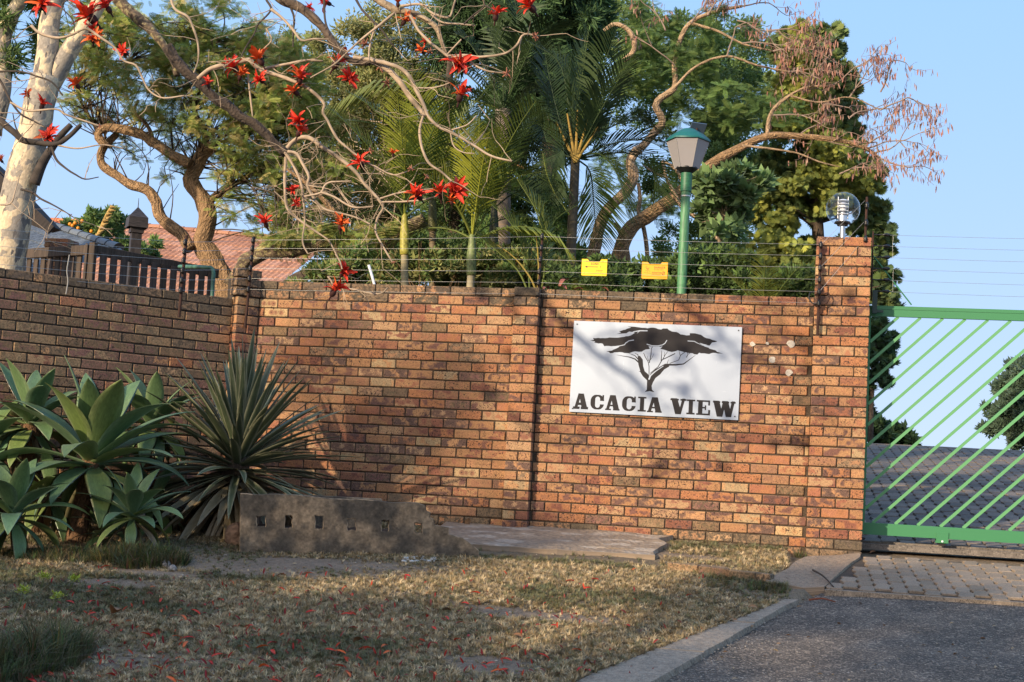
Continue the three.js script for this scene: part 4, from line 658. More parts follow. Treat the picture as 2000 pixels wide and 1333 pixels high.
// gnarled thorn tree with feathery crown
{
  const z = -4.2, T = [], b = at(420, 600, z); const trunk = [[470, 640], [440, 560], [412, 505], [393, 478], [401, 450], [405, 420], [397, 393], [380, 370], [371, 350], [383, 325], [392, 305], [420, 280]];
  const L1 = [[372, 488], [352, 456], [330, 440], [311, 420], [303, 392], [289, 373], [254, 361], [224, 341], [198, 322], [196, 302], [206, 284], [228, 262]], L2 = [[206, 286], [190, 266], [202, 251], [236, 252], [270, 261], [303, 281], [337, 303], [371, 320]], L3 = [[402, 400], [424, 382], [446, 366], [472, 352], [505, 330], [540, 300]], L4 = [[206, 286], [185, 245], [165, 215], [150, 180]], L5 = [[300, 280], [290, 250], [262, 215], [270, 195]], L6 = [[392, 305], [400, 260], [380, 215], [395, 160], [380, 110]];
  const o = thing('thorn_tree', 'gnarled thorn tree with twisted limbs and a feathery green crown', 'tree', [b.x, 1.2, z]);
  part(o, 'trunk', limb(trunk, z, 52, 24, { seg: 12, knob: 0.22, step: 0.07, s: 2 }), M.barkWarm, true);
  for (const [l, a, c, d] of [[L1, 25, 14, 0.1], [L2, 16, 20, 0.25], [L3, 14, 7, 0], [L4, 10, 4, 0], [L5, 9, 5, 0.2], [L6, 14, 6, -0.2]]) part(o, 'limb', limb(l, z + d, a, c, { seg: 10, knob: 0.2, step: 0.05, s: l.length }), M.barkWarm, true);
  const log = [[452, 560], [478, 515], [520, 492], [570, 488], [630, 476], [690, 482], [740, 484], [790, 450], [830, 430]];
  part(o, 'limb', limb(log, z + 1.2, 30, 24, { seg: 12, knob: 0.38, step: 0.05, s: 5 }), M.lichen, true); part(o, 'limb', limb([[560, 560], [600, 535], [650, 540], [700, 520], [745, 500]], z + 1.4, 26, 12, { seg: 10, knob: 0.3, step: 0.06, s: 6 }), M.barkDark, true); part(o, 'limb', limb([[690, 480], [670, 440], [640, 400], [600, 360], [560, 330]], z + 1.0, 16, 6, { seg: 9, knob: 0.2 }), M.barkWarm, true);
  const blobs = [[150, 130, 55, 60, z, 0.7], [200, 50, 70, 50, z, 0.8], [540, 110, 60, 50, z, 0.8], [560, 250, 60, 60, z, 0.8], [370, 110, 70, 60, z, 0.8], [235, 110, 70, 80, z, 0.9], [320, 60, 80, 55, z, 0.9], [430, 45, 80, 50, z, 0.9], [300, 180, 70, 60, z, 0.8], [410, 160, 90, 70, z, 0.9], [500, 190, 80, 70, z, 0.9], [580, 170, 60, 90, z, 0.8], [170, 215, 45, 28, z, 0.5], [420, 270, 75, 45, z, 0.8, 0.8], [330, 240, 60, 40, z, 0.7, 0.7], [500, 290, 70, 60, z, 0.8], [480, 380, 60, 60, z, 0.6, 0.45], [560, 330, 50, 90, z, 0.6, 0.6], [330, 330, 40, 25, z, 0.4, 0.4], [470, 110, 60, 40, z, 0.7], [240, 290, 40, 22, z, 0.4, 0.5], [590, 440, 60, 60, z, 0.6, 0.7], [620, 470, 80, 26, z + 1.2, 0.3, 0.9], [740, 460, 60, 30, z + 1.2, 0.3, 0.8], [540, 470, 50, 24, z + 1.2, 0.3, 0.6], [640, 330, 60, 90, z - 0.3, 0.6, 0.6]];
  const tw = [], from = [...pxs(L1, z), ...pxs(L2, z), ...pxs(L3, z), ...pxs(L4, z), ...pxs(L6, z), ...pxs(trunk.slice(4), z), ...pxs([[250, 120], [320, 90], [430, 80], [480, 200], [560, 200], [540, 350]], z)]; twiglets(tw, from, blobs, 620, 0.010); part(o, 'twigs', tw, M.barkDark, true);
  const tg = [], tb = [[640, 300, 90, 110, z + 0.8, 0.6], [600, 420, 70, 70, z + 1, 0.6], [700, 400, 80, 80, z + 1, 0.6], [540, 420, 60, 60, z + 0.8, 0.5], [760, 320, 70, 60, z + 1, 0.5]]; for (let i = 0; i < 60; i++) { const b = pick(tb), c = at(b[0] + rr(-1, 1) * b[2], b[1] + rr(-1, 1) * b[3], b[4] + rr(-0.4, 0.4)); shoots(tg, c, V(rr(-1, 1), rr(-0.6, 0.6), rr(-0.4, 0.4)), rr(0.25, 0.55), 0.006, 2, { bend: 0.8 }); } part(o, 'dry_twigs', tg, M.twig, true).userData.kind = 'stuff';
  scatter(o, 'foliage', fernBig, leafMat, fill(blobs, 17500, { cols: GR.acacia, shell: 0.5, clump: 0.42, s: [0.4, 0.8] }));
}
// citrus, dry stalk
{
  const z = -16, p = at(190, 520, z); const bl = [[165, 440, 34, 20, z, 0.5], [205, 425, 30, 26, z, 0.5], [228, 436, 22, 26, z, 0.5], [205, 468, 50, 22, z, 0.6], [290, 490, 20, 22, z + 1, 0.4]];
  const o = thing('citrus_tree', 'bushy citrus tree with small orange fruit between the roofs', 'tree', [p.x, 1.4, z]); part(o, 'trunk', limb([[200, 640], [202, 540], [205, 460]], z, 12, 7), M.barkDark, true); scatter(o, 'foliage', leafBig, leafMat, fill(bl, 900, { cols: GR.mid, s: [0.7, 1.2] }));
  for (const [x, y] of [[146, 436], [141, 441], [152, 446], [136, 438], [178, 452], [160, 432], [196, 466]]) { const q = part(o, 'fruit', new THREE.SphereGeometry(0.04, 10, 8), std({ color: 0xd98a1e, roughness: 0.5 })); q.position.copy(at(x, y, z + 0.45)).sub(o.position); }
  const P = [[187, 468], [196, 448], [204, 428], [212, 412], [219, 402]], s = thing('dry_stalk', 'leaning yellow dry flower stalk rising from the citrus foliage', 'plant', [at(187, 468, z + 0.6).x, 2, z + 0.6]); const cm = std({ color: 0xc9a45e, map: grainT });
  part(s, 'stem', limb(P, z + 0.6, 9, 5, { seg: 6 }), cm, true); for (let i = 0; i < 9; i++) { const a = at(lerp(191, 219, i / 8) + (i % 2 ? 5 : 2), lerp(458, 405, i / 8), z + 0.65); const g = part(s, 'bract', new THREE.ConeGeometry(0.05, 0.13, 5).rotateZ(-1.2), cm); g.position.copy(a).sub(s.position); g.rotation.z = rr(-0.5, 0.3); }
}

// ---------- palms ----------
function frondGeo(pts, opt = {}) {                                       // feather frond along a curve
  const { L = 0.42, n = 34, w = 0.024, droop = 0.35, vee = 0.35, start = 0.16, r = 0.011 } = opt;
  const c = new THREE.CatmullRomCurve3(pts, false, 'centripetal'), parts = [tube(pts, [r, r * 0.25], { step: c.getLength() / 12, seg: 5 })], pos = [], uv = [], idx = [];
  const N = V(0, 0, 0), up = opt.up ?? V(0, 1, 0);
  for (let i = 0; i < n; i++) {
    const t = start + (1 - start) * (i + 0.5) / n, p = c.getPointAt(t), T = c.getTangentAt(t), side = T.clone().cross(up).normalize(); N.copy(side).cross(T).normalize(); if (N.y < 0 && !opt.up) N.negate();
    const l = L * (0.35 + 0.65 * Math.sin(Math.PI * clamp((t - start) / (1 - start) * 0.82 + 0.16, 0, 1))) * rr(0.9, 1.08);
    for (const s of [-1, 1]) {
      const d = side.clone().multiplyScalar(s * 0.82).addScaledVector(T, 0.55 + 0.5 * t).addScaledVector(N, vee).normalize(); d.add(V(rr(-0.06, 0.06), rr(-0.06, 0.06), rr(-0.06, 0.06)));
      const a = p, m = a.clone().addScaledVector(d, l * 0.5).add(V(0, -droop * l * 0.12, 0)), e = a.clone().addScaledVector(d, l * 0.95).add(V(0, -droop * l * 0.55, 0)), wv = T.clone().multiplyScalar(w * 0.5 * (l / L));
      const k = pos.length / 3; for (const q of [a.clone().addScaledVector(wv, -0.4), a.clone().addScaledVector(wv, 0.4), m.clone().sub(wv), m.clone().add(wv), e]) { pos.push(q.x, q.y, q.z); uv.push(q.x, q.y); }
      idx.push(k, k + 1, k + 3, k, k + 3, k + 2, k + 2, k + 3, k + 4);
    }
  }
  return mergeGeometries([parts[0], geom(pos, uv, idx)]);
}
function crownFrond(e0, e1, L, o) { const pts = []; let p = V(0, 0, 0); const n = 6; pts.push(p.clone()); for (let i = 0; i < n; i++) { const e = lerp(e0, e1, (i + 0.5) / n); p = p.clone().add(V(0, Math.sin(e), Math.cos(e)).multiplyScalar(L / n)); pts.push(p); } return frondGeo(pts, o); }
const frondSet = [[1.45, 0.75, 1.25], [1.3, 0.2, 1.35], [1.1, -0.25, 1.4], [0.85, -0.6, 1.35], [0.55, -0.9, 1.2], [1.2, 0.5, 1.5]].map(([a, b, L]) => crownFrond(a, b, L, {}));
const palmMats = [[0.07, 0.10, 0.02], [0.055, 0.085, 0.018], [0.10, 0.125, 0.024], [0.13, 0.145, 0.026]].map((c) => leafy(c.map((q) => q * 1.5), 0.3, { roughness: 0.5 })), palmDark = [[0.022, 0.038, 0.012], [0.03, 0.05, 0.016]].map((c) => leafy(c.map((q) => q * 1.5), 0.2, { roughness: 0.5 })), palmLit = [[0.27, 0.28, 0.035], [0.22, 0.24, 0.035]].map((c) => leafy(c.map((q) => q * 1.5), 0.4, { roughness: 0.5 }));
const caneT = texture(64, 256, (u, v) => { const r = (v * 9) % 1, f = fbm(u * 8, v * 30, 301, 3, 8, 30); return r < 0.07 ? [232, 222, 200] : grey(205 + 60 * (f - 0.5)); });
function palm(label, px, top, z, w, trunkCol, shaftCol, n, dark, group) {
  const a = at(px[0], 640, z), m = mpp(a), b = at(...top, z); const o = thing('palm_tree', label, 'palm', [a.x, 1.2, z], 0, group);
  const sh = at(lerp(px[0], top[0], 0.8), top[1] + 78, z); const cm = std({ color: trunkCol, map: rep(caneT, 1, 1.4), bumpMap: rep(caneT, 1, 1.4), bumpScale: 0.006, roughness: 0.7 });
  part(o, 'trunk', tube([a, a.clone().lerp(sh, 0.5).add(V(0.004, 0, 0)), sh], [w * m * 0.55, w * m * 0.48], { step: 0.06, seg: 10 }), cm, true);
  part(o, 'crownshaft', tube([sh.clone().add(V(0, -0.01, 0)), sh.clone().lerp(b, 0.35), b], [w * m * 0.62, w * m * 0.62, w * m * 0.34], { step: 0.04, seg: 10 }), std({ color: shaftCol, map: rep(grainT, 3), roughness: 0.55 }), true);
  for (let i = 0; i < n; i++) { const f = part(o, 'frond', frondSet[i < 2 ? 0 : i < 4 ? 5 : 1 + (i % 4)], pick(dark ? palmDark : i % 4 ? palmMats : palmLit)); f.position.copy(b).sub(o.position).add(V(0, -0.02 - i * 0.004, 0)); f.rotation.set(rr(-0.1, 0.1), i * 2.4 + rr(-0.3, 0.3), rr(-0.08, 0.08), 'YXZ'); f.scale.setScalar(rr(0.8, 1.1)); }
  return o;
}
function pxFrond(o, pts, z, mat, opt) { return part(o, 'frond', frondGeo(pts.map(([x, y, d = 0]) => at(x, y, z + d)), opt), mat, true); }
{
  const g = 'slender cane palms behind the wall';
  const p1 = palm('slender palm with a yellow-green upper stem, first behind the corner post', [789, 575], [790, 418], -1.2, 15, 0xb3a57c, 0xb2a944, 9, false, g);
  pxFrond(p1, [[790, 425], [772, 395, 0.1], [735, 375, 0.2], [668, 368, 0.3]], -1.2, palmMats[0], { L: 0.36 }); pxFrond(p1, [[790, 425], [792, 380], [790, 330, 0.1], [786, 290, 0.2]], -1.2, palmMats[1], { L: 0.4 });
  const p2 = palm('slender palm with a grey-brown ringed stem between yellow and pale palms', [843, 575], [845, 372], -1.7, 14, 0x8f7d5e, 0x6d6a3a, 9, false, g);
  pxFrond(p2, [[845, 385], [832, 340], [824, 300], [838, 235, 0.3]], -1.7, palmLit[0], { L: 0.42, vee: 0.1, droop: 0.1 }); pxFrond(p2, [[845, 385], [880, 340], [905, 320], [950, 340, 0.2]], -1.7, palmMats[2], {});
  const p3 = palm('slender palm with a pale green-grey stem, third along the wall', [912, 575], [922, 458], -1.3, 16, 0xb9ad8d, 0x84915a, 9, false, g);
  pxFrond(p3, [[922, 465], [934, 400], [934, 320], [936, 230]], -1.3, palmMats[2], { L: 0.12, n: 8, start: 0.75, r: 0.016 });
  pxFrond(p3, [[922, 465], [900, 420], [870, 395, 0.2], [820, 380, 0.3]], -1.3, palmMats[1], {}); pxFrond(p3, [[924, 465], [960, 400], [1000, 350, 0.1], [1060, 335, 0.2]], -1.3, palmMats[2], {});
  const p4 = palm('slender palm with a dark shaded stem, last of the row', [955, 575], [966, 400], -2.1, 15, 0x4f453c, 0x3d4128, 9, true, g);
  // clump of yellow-stalked fronds
  const b5 = at(1042, 640, -0.75), c5 = thing('palm_clump', 'low palm clump with bright arching fronds on yellow stalks by the fence post', 'palm', [b5.x, 1.4, -0.75]);
  pxFrond(c5, [[1050, 610], [1044, 560], [1006, 505], [958, 470]], -0.75, leafy([0.30, 0.22, 0.05], 0.1), { L: 0.05, n: 3, start: 0.9, r: 0.012 });
  pxFrond(c5, [[940, 464], [982, 447], [1030, 444], [1075, 456], [1112, 490]], -0.75, palmLit[0], { L: 0.36, start: 0.05, droop: 0.8, vee: 0.1 });
  pxFrond(c5, [[1042, 600], [1012, 530], [970, 490], [930, 455]], -0.8, palmMats[2], { L: 0.34, start: 0.45, r: 0.012 });
  pxFrond(c5, [[1046, 600], [1052, 540], [1050, 490], [1046, 455]], -0.72, leafy([0.32, 0.24, 0.05], 0.1), { L: 0.06, n: 4, start: 0.9, r: 0.013 });
  pxFrond(c5, [[1035, 600], [1030, 520], [1000, 440], [960, 400]], -1.0, palmMats[0], { start: 0.35 }); pxFrond(c5, [[1050, 600], [1060, 500], [1085, 430], [1130, 400]], -1.0, palmMats[1], { start: 0.3 }); pxFrond(c5, [[1050, 600], [1064, 520], [1050, 420], [1010, 350]], -1.1, palmMats[2], { start: 0.3 });
  // larger palm with ochre leaf bases
  const b6 = at(1120, 640, -2.4), c6 = thing('palm_tree', 'larger palm with ochre leaf bases and dark spreading fronds beside the street lamp', 'palm', [b6.x, 1.2, -2.4]);
  part(c6, 'trunk', limb([[1108, 660], [1112, 560], [1118, 440], [1124, 310]], -2.4, 22, 18, { seg: 10 }), std({ color: 0x6a5f4c, map: caneT, roughness: 0.8 }), true);
  const oc = leafy([0.34, 0.22, 0.05], 0.1); for (const [x, y] of [[1086, 238], [1108, 222], [1128, 215], [1150, 228], [1168, 248]]) part(c6, 'leaf_base', limb([[1124, 318], [lerp(1124, x, 0.55), lerp(318, y, 0.55)], [x, y]], -2.35, 7, 3, { seg: 6 }), oc, true);
  const F6 = [[[1124, 310], [1095, 240], [1075, 160], [1062, 90]], [[1124, 310], [1128, 220], [1140, 130], [1150, 62]], [[1124, 310], [1160, 240], [1200, 170], [1232, 120]], [[1124, 310], [1190, 250], [1250, 235], [1300, 262]], [[1124, 310], [1200, 280], [1262, 275], [1312, 300]], [[1124, 310], [1060, 250], [1010, 215], [950, 235]], [[1124, 310], [1050, 290], [1000, 310], [960, 360]], [[1124, 310], [1170, 300], [1205, 340], [1225, 420]], [[1124, 310], [1100, 290], [1080, 330], [1072, 390]], [[1124, 310], [1150, 330], [1160, 400], [1165, 470]], [[1124, 310], [1110, 200], [1090, 120], [1030, 80]], [[1124, 310], [1175, 220], [1180, 130], [1205, 60]], [[1124, 310], [1230, 300], [1275, 330], [1290, 400]]];
  F6.forEach((p, i) => pxFrond(c6, p.map(([x, y], k) => [x, y, (i % 3 - 1) * 0.14 * k]), -2.4, i === 1 || i === 9 ? palmMats[1] : palmDark[i % 2], { L: 0.52, n: 40, w: 0.03 }));
  pxFrond(c6, [[1112, 420], [1085, 380], [1068, 340], [1060, 300]], -2.0, palmLit[1], { L: 0.34, vee: 0.05, droop: 0.1, n: 26 });
  // tall palm, grey trunk, dark crown
  const b7 = at(985, 640, -3.4), c7 = thing('palm_tree', 'tall dark palm with a thick grey trunk and hanging dry sheath, under the dark conifer', 'palm', [b7.x, 1.2, -3.4]);
  part(c7, 'trunk', limb([[972, 660], [976, 520], [980, 330], [983, 215]], -3.4, 46, 34, { seg: 12, knob: 0.04 }), std({ color: 0x9a8a7c, map: rep(caneT, 1, 0.7), roughness: 0.85 }), true);
  const F7 = [[[984, 215], [930, 140], [860, 110], [800, 160]], [[984, 215], [940, 120], [900, 70], [840, 62]], [[984, 215], [980, 130], [960, 60], [920, 10]], [[984, 215], [1020, 130], [1050, 70], [1090, 40]], [[984, 215], [900, 170], [840, 160], [780, 210]], [[984, 215], [1040, 180], [1090, 180], [1130, 240]], [[984, 215], [920, 190], [880, 210], [850, 280]], [[984, 215], [1030, 200], [1060, 250], [1075, 320]], [[984, 215], [880, 120], [790, 90], [735, 120]], [[984, 215], [1000, 100], [1010, 40], [1000, -30]], [[984, 215], [950, 200], [930, 250], [920, 320]], [[984, 215], [880, 185], [760, 165], [655, 205]]];
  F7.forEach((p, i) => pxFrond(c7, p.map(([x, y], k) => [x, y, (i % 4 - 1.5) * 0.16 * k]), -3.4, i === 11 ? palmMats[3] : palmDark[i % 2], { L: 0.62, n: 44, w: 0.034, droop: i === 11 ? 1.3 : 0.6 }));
  part(c7, 'dry_sheath', [limb([[965, 300], [985, 312], [1010, 322], [1024, 330]], -3.1, 16, 4, { seg: 6 }), limb([[950, 292], [980, 304], [1015, 318]], -3.05, 8, 3, { seg: 5 }), limb([[940, 300], [975, 316], [1005, 326]], -3.05, 6, 3, { seg: 5 })], std({ color: 0xb08a5c, map: grainT, roughness: 0.9 }), true);
  // spiky cycad tufts along the fence
  for (const [x, y, z, s, lab] of [[1440, 535, -0.9, 0.42, 'small feathery palm tuft behind the wall under the leaning grey branch'], [1492, 590, -0.6, 0.5, 'grassy palm tuft peeping over the wall near the pillar'], [1135, 585, -0.7, 0.4, 'drooping young palm leaf tuft below the ZONE sign']]) { const p = at(x, y, z), t = thing('palm_tuft', lab, 'palm', [p.x, p.y - 0.2, z]); for (let i = 0; i < 9; i++) { const f = part(t, 'frond', frondSet[i < 4 ? 5 : 1 + i % 3], pick(palmMats)); f.rotation.set(0, i * 2.4, 0); f.scale.setScalar(s * rr(0.8, 1.1)); } }
}

// ---------- trees behind the wall ----------
{ // dark drooping tree at the top
  const z = -5.2, b = at(1075, 640, z), bl = [[1080, 20, 80, 70, z, 1.0], [1060, 120, 75, 70, z, 0.9], [1120, 130, 60, 60, z, 0.9], [1010, 40, 70, 50, z, 0.9], [1100, 220, 60, 50, z, 0.8], [1010, 160, 60, 70, z, 0.8], [1120, -60, 110, 60, z, 1.2], [960, -30, 80, 50, z, 0.9], [1155, 40, 40, 50, z, 0.7], [1030, 270, 90, 60, z - 0.6, 0.8], [900, 60, 60, 70, z - 0.5, 0.8]];
  tree('dark_conifer', 'tall dark tree with hanging foliage at the top above the palms', 'tree', [b.x, 1.2, z], [['trunk', limb([[1075, 660], [1072, 400], [1078, 150], [1090, -60]], z, 42, 18, { seg: 10, knob: 0.1 })]], M.barkDark, [['foliage', leafCluster(8, 0.15, 0.022, 1.2), leafMatDull, fill(bl, 6000, { cols: GR.deep, droop: 1.1, s: [0.8, 1.3] })]]);
}
{ // olive trees closing the view behind the palms
  for (const [lab, bx, z, cols, bl, n] of [
    ['olive-green bushy tree behind the coral branches and the palms', 720, -7.5, GR.olive, [[690, 110, 70, 70, -7.5, 1.1], [770, 90, 60, 60, -7.5, 1], [650, 190, 60, 60, -7.5, 1], [720, 250, 90, 80, -7.5, 1.2], [820, 210, 80, 90, -7.5, 1.2], [700, 370, 110, 80, -7.5, 1.2], [640, 300, 50, 80, -7.5, 0.9], [880, 60, 60, 60, -7.5, 1], [800, 380, 90, 80, -7.4, 1.0], [600, 110, 50, 40, -7.5, 0.9], [560, 220, 60, 60, -7.5, 0.9], [600, 420, 60, 60, -7.5, 0.9], [760, 170, 70, 60, -7.5, 1.1]], 8200],
    ['shaded green tree filling the gap low behind the palm stems', 880, -5.0, GR.mid, [[760, 510, 110, 60, -5, 0.8], [880, 500, 90, 70, -5, 0.9], [990, 500, 90, 70, -5, 0.9], [920, 400, 100, 70, -5.4, 0.9], [1040, 420, 70, 70, -5.2, 0.9], [680, 540, 70, 40, -4.6, 0.6], [1090, 500, 60, 50, -5, 0.7]], 5200],
    ['dense dark tree behind the bare-limbed pod tree', 1400, -9, GR.mid, [[1260, 190, 60, 70, -9, 1.2], [1330, 90, 80, 60, -9, 1.3], [1400, 180, 80, 70, -9, 1.3], [1290, 330, 60, 50, -9, 1.1, 0.6], [1450, 110, 70, 60, -9, 1.2], [1480, 260, 70, 60, -9, 1.2], [1230, 60, 60, 60, -9, 1.1], [1390, 330, 60, 60, -9, 1.0, 0.7], [1450, 430, 80, 60, -9, 1.2, 0.8], [1180, 180, 40, 90, -9, 1, 0.8], [1330, 480, 70, 40, -9, 1, 0.5]], 4600],
  ]) { const b = at(bx, 640, z); tree('background_tree', lab, 'tree', [b.x, 1.2, z], [['trunk', limb([[bx, 660], [bx + 8, 450], [bx - 6, 250], [bx, 120]], z, 34, 14, { seg: 9, knob: 0.1 })]], M.barkDark, [['foliage', leafFine, leafMat, fill(bl, Math.round(n * 1.7), { cols, shell: 0.5, clump: 0.42, s: [0.8, 1.5] })]]); }
}
{ // pod tree: twisted tan limbs, bare reddish outer twigs
  const z = -3.6, b = at(1200, 640, z), o = thing('pod_tree', 'twisted tan-limbed tree with bare twigs hung with red-brown pods', 'tree', [b.x, 1.2, z]); const m2 = std({ color: 0xd6b48e, map: rep(barkT, 2), bumpMap: rep(barkT, 2), bumpScale: 0.025, roughness: 0.95 });
  const TR = [[[[1140, 660], [1155, 520], [1180, 420], [1213, 383], [1231, 362], [1237, 340], [1231, 318], [1240, 297], [1251, 290]], 30, 19, 0, 0], [[[1251, 290], [1264, 277], [1281, 256], [1293, 242], [1291, 226], [1281, 207], [1289, 193], [1308, 181], [1318, 172], [1318, 128], [1328, 80], [1348, 45], [1400, 22], [1450, 12]], 17, 6, 0, 0], [[[1190, 560], [1231, 446], [1263, 424], [1284, 408], [1306, 394], [1338, 366], [1390, 320], [1428, 298], [1455, 284], [1482, 271], [1508, 265], [1560, 266], [1605, 270], [1650, 276], [1690, 290], [1720, 310]], 34, 5, 0.3, 1], [[[1499, 267], [1502, 236], [1511, 214], [1542, 187], [1580, 170], [1620, 168]], 9, 4, 0.3, 0], [[[1268, 600], [1263, 480], [1257, 445], [1247, 413], [1250, 392], [1247, 358]], 11, 7, 0.2, 0], [[[1412, 600], [1407, 480], [1391, 455], [1376, 437], [1352, 419], [1331, 403], [1315, 374], [1302, 348], [1294, 314]], 12, 6, 0.5, 0], [[[1235, 600], [1223, 480], [1214, 460], [1201, 436]], 11, 8, 0.2, 0], [[[1180, 60], [1200, 47], [1222, 54], [1238, 76], [1238, 99], [1218, 119]], 8, 11, 0.2, 0], [[[1450, 285], [1500, 290], [1560, 300], [1600, 316], [1640, 326]], 5, 2, 0.4, 0], [[[1348, 45], [1400, 60], [1450, 85], [1510, 100]], 6, 3, 0, 0], [[[1310, 180], [1360, 130], [1420, 110], [1480, 128], [1540, 140]], 6, 3, 0.2, 0], [[[1338, 366], [1320, 330], [1294, 314]], 8, 6, 0.4, 0], [[[1302, 348], [1275, 335], [1256, 322]], 5, 3, 0.5, 0], [[[1542, 187], [1600, 200], [1660, 190], [1720, 215]], 4, 2, 0.3, 0]];
  TR.forEach(([l, a, c, d, dk]) => part(o, 'limb', limb(l, z + d, a, c, { seg: 10, knob: 0.14, step: 0.06, s: l.length }), dk ? M.barkWarm : m2, true));
  o.children[0].name = 'trunk';
  const tw = [], tips = [], go = (px, py, dx, dy, len, r, dep, d = 0.3) => shoots(tw, at(px, py, z + d), V(dx, dy, rr(-0.4, 0.4)), len, r, dep, { tips, bend: 0.55, up: 0.0 });
  for (const [x, y, dx, dy] of [[1450, 12, 1, 0.1], [1400, 22, 0.6, 0.5], [1350, 45, 0.3, 0.6], [1510, 100, 1, -0.1], [1450, 85, 0.8, 0.2], [1480, 128, 0.8, 0.3], [1540, 140, 1, 0], [1540, 187, 0.7, 0.6], [1620, 168, 0.9, 0.2], [1600, 200, 0.8, 0.1], [1720, 215, 1, 0.1], [1660, 190, 0.6, 0.5], [1580, 170, 0.3, 0.8], [1650, 276, 0.9, 0.3], [1690, 290, 1, 0.2], [1720, 310, 1, -0.3], [1605, 270, 0.7, -0.3], [1560, 266, 0.5, 0.5], [1640, 340, 0.9, 0.5], [1300, 60, -0.5, 0.6], [1318, 128, -0.6, 0.3], [1420, 110, 0.2, 0.8], [1382, 30, 0.2, 0.8], [1500, 60, 0.8, 0.3], [1440, 40, 0.9, 0.1], [1690, 285, 0.8, 0.6], [1700, 300, 0.9, 0], [1660, 230, 0.9, 0.3], [1505, 225, 0.6, 0.2], [1720, 180, 0.3, 0.9], [1600, 130, 0.5, 0.7]]) go(x, y, dx, dy, 0.34, 0.010, 3);
  part(o, 'twigs', tw, std({ color: 0x8a7668, roughness: 0.9 }), true);
  const pod = geom([-0.006, 0, 0, 0.006, 0, 0, -0.011, -0.04, 0.004, 0.011, -0.04, -0.004, -0.006, -0.085, 0.008, 0.004, -0.1, 0.01], [0, 0, 1, 0, 0, 1, 1, 1, 0, 2, 1, 2], [0, 1, 3, 0, 3, 2, 2, 3, 5, 2, 5, 4]);
  const pl = []; for (const [p, d] of tips) for (let k = 0; k < 5; k++) pl.push({ p: p.clone().addScaledVector(d, rr(-0.22, 0.04)).add(V(rr(-0.05, 0.05), rr(-0.02, 0), rr(-0.05, 0.05))), e: [rr(-0.4, 0.4), rr(0, 6.3), rr(-0.4, 0.4)], s: rr(0.45, 0.85), c: pick([[0.34, 0.15, 0.11], [0.36, 0.19, 0.14], [0.24, 0.12, 0.09], [0.40, 0.26, 0.19]]) });
  scatter(o, 'pods', pod, leafMatDull, pl);
  const bl = [[1250, 130, 50, 60, z - 0.6, 0.6], [1340, 150, 60, 60, z - 0.6, 0.7], [1420, 210, 70, 50, z - 0.5, 0.7], [1400, 70, 70, 40, z - 0.6, 0.6, 0.7], [1280, 60, 60, 50, z - 0.6, 0.6], [1350, 250, 60, 30, z - 0.6, 0.6, 0.6], [1500, 220, 60, 40, z - 0.3, 0.5, 0.5], [1290, 400, 50, 50, z - 0.5, 0.5, 0.5], [1200, 330, 40, 40, z - 0.4, 0.5, 0.6]];
  scatter(o, 'foliage', fernBig, leafMat, fill(bl, 5200, { cols: GR.mid, clump: 0.45, s: [0.4, 0.75] }));
}
{ // golden-tipped conifer
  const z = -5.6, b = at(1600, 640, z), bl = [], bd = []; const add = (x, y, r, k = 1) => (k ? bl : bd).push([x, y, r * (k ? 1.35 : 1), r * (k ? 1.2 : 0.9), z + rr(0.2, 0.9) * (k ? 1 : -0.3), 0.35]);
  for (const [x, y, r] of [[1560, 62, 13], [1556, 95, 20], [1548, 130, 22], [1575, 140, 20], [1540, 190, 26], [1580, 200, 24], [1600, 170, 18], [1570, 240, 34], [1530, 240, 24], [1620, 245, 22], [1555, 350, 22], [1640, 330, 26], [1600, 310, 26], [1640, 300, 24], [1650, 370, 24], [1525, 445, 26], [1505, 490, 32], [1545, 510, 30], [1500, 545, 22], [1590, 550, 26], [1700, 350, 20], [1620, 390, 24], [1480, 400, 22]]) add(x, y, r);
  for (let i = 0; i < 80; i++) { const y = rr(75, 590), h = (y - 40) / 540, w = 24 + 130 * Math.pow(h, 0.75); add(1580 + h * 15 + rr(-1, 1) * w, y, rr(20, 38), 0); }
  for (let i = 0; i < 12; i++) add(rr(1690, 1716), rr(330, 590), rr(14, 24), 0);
  tree('conifer', 'tall pointed conifer with yellow-green tips behind the gate pillar', 'tree', [b.x, 1.2, z], [['trunk', limb([[1602, 660], [1595, 400], [1575, 200], [1561, 60]], z, 34, 4, { seg: 9 })], ['branches', (() => { const t = []; for (let i = 0; i < 60; i++) { const y = rr(110, 580), h = (y - 40) / 540; t.push(limb([[lerp(1561, 1602, h), y + 10], [lerp(1561, 1602, h) + rr(-1, 1) * (20 + 120 * h), y - 15, rr(-0.6, 0.6)]], z, 5, 2, { seg: 4 })); } return t; })()]], M.barkDark, [['tips', coniG, leafMat, fill(bl, 11000, { cols: GR.gold, shell: 0.8, clump: 0.7, droop: -0.9, s: [0.4, 0.75] })], ['foliage', coniG, leafMat, fill(bd, 19000, { cols: [[0.04, 0.066, 0.022], [0.06, 0.085, 0.024], [0.085, 0.10, 0.026], [0.032, 0.052, 0.02]], shell: 0.5, droop: -0.9, s: [0.5, 0.95] })]]);
}
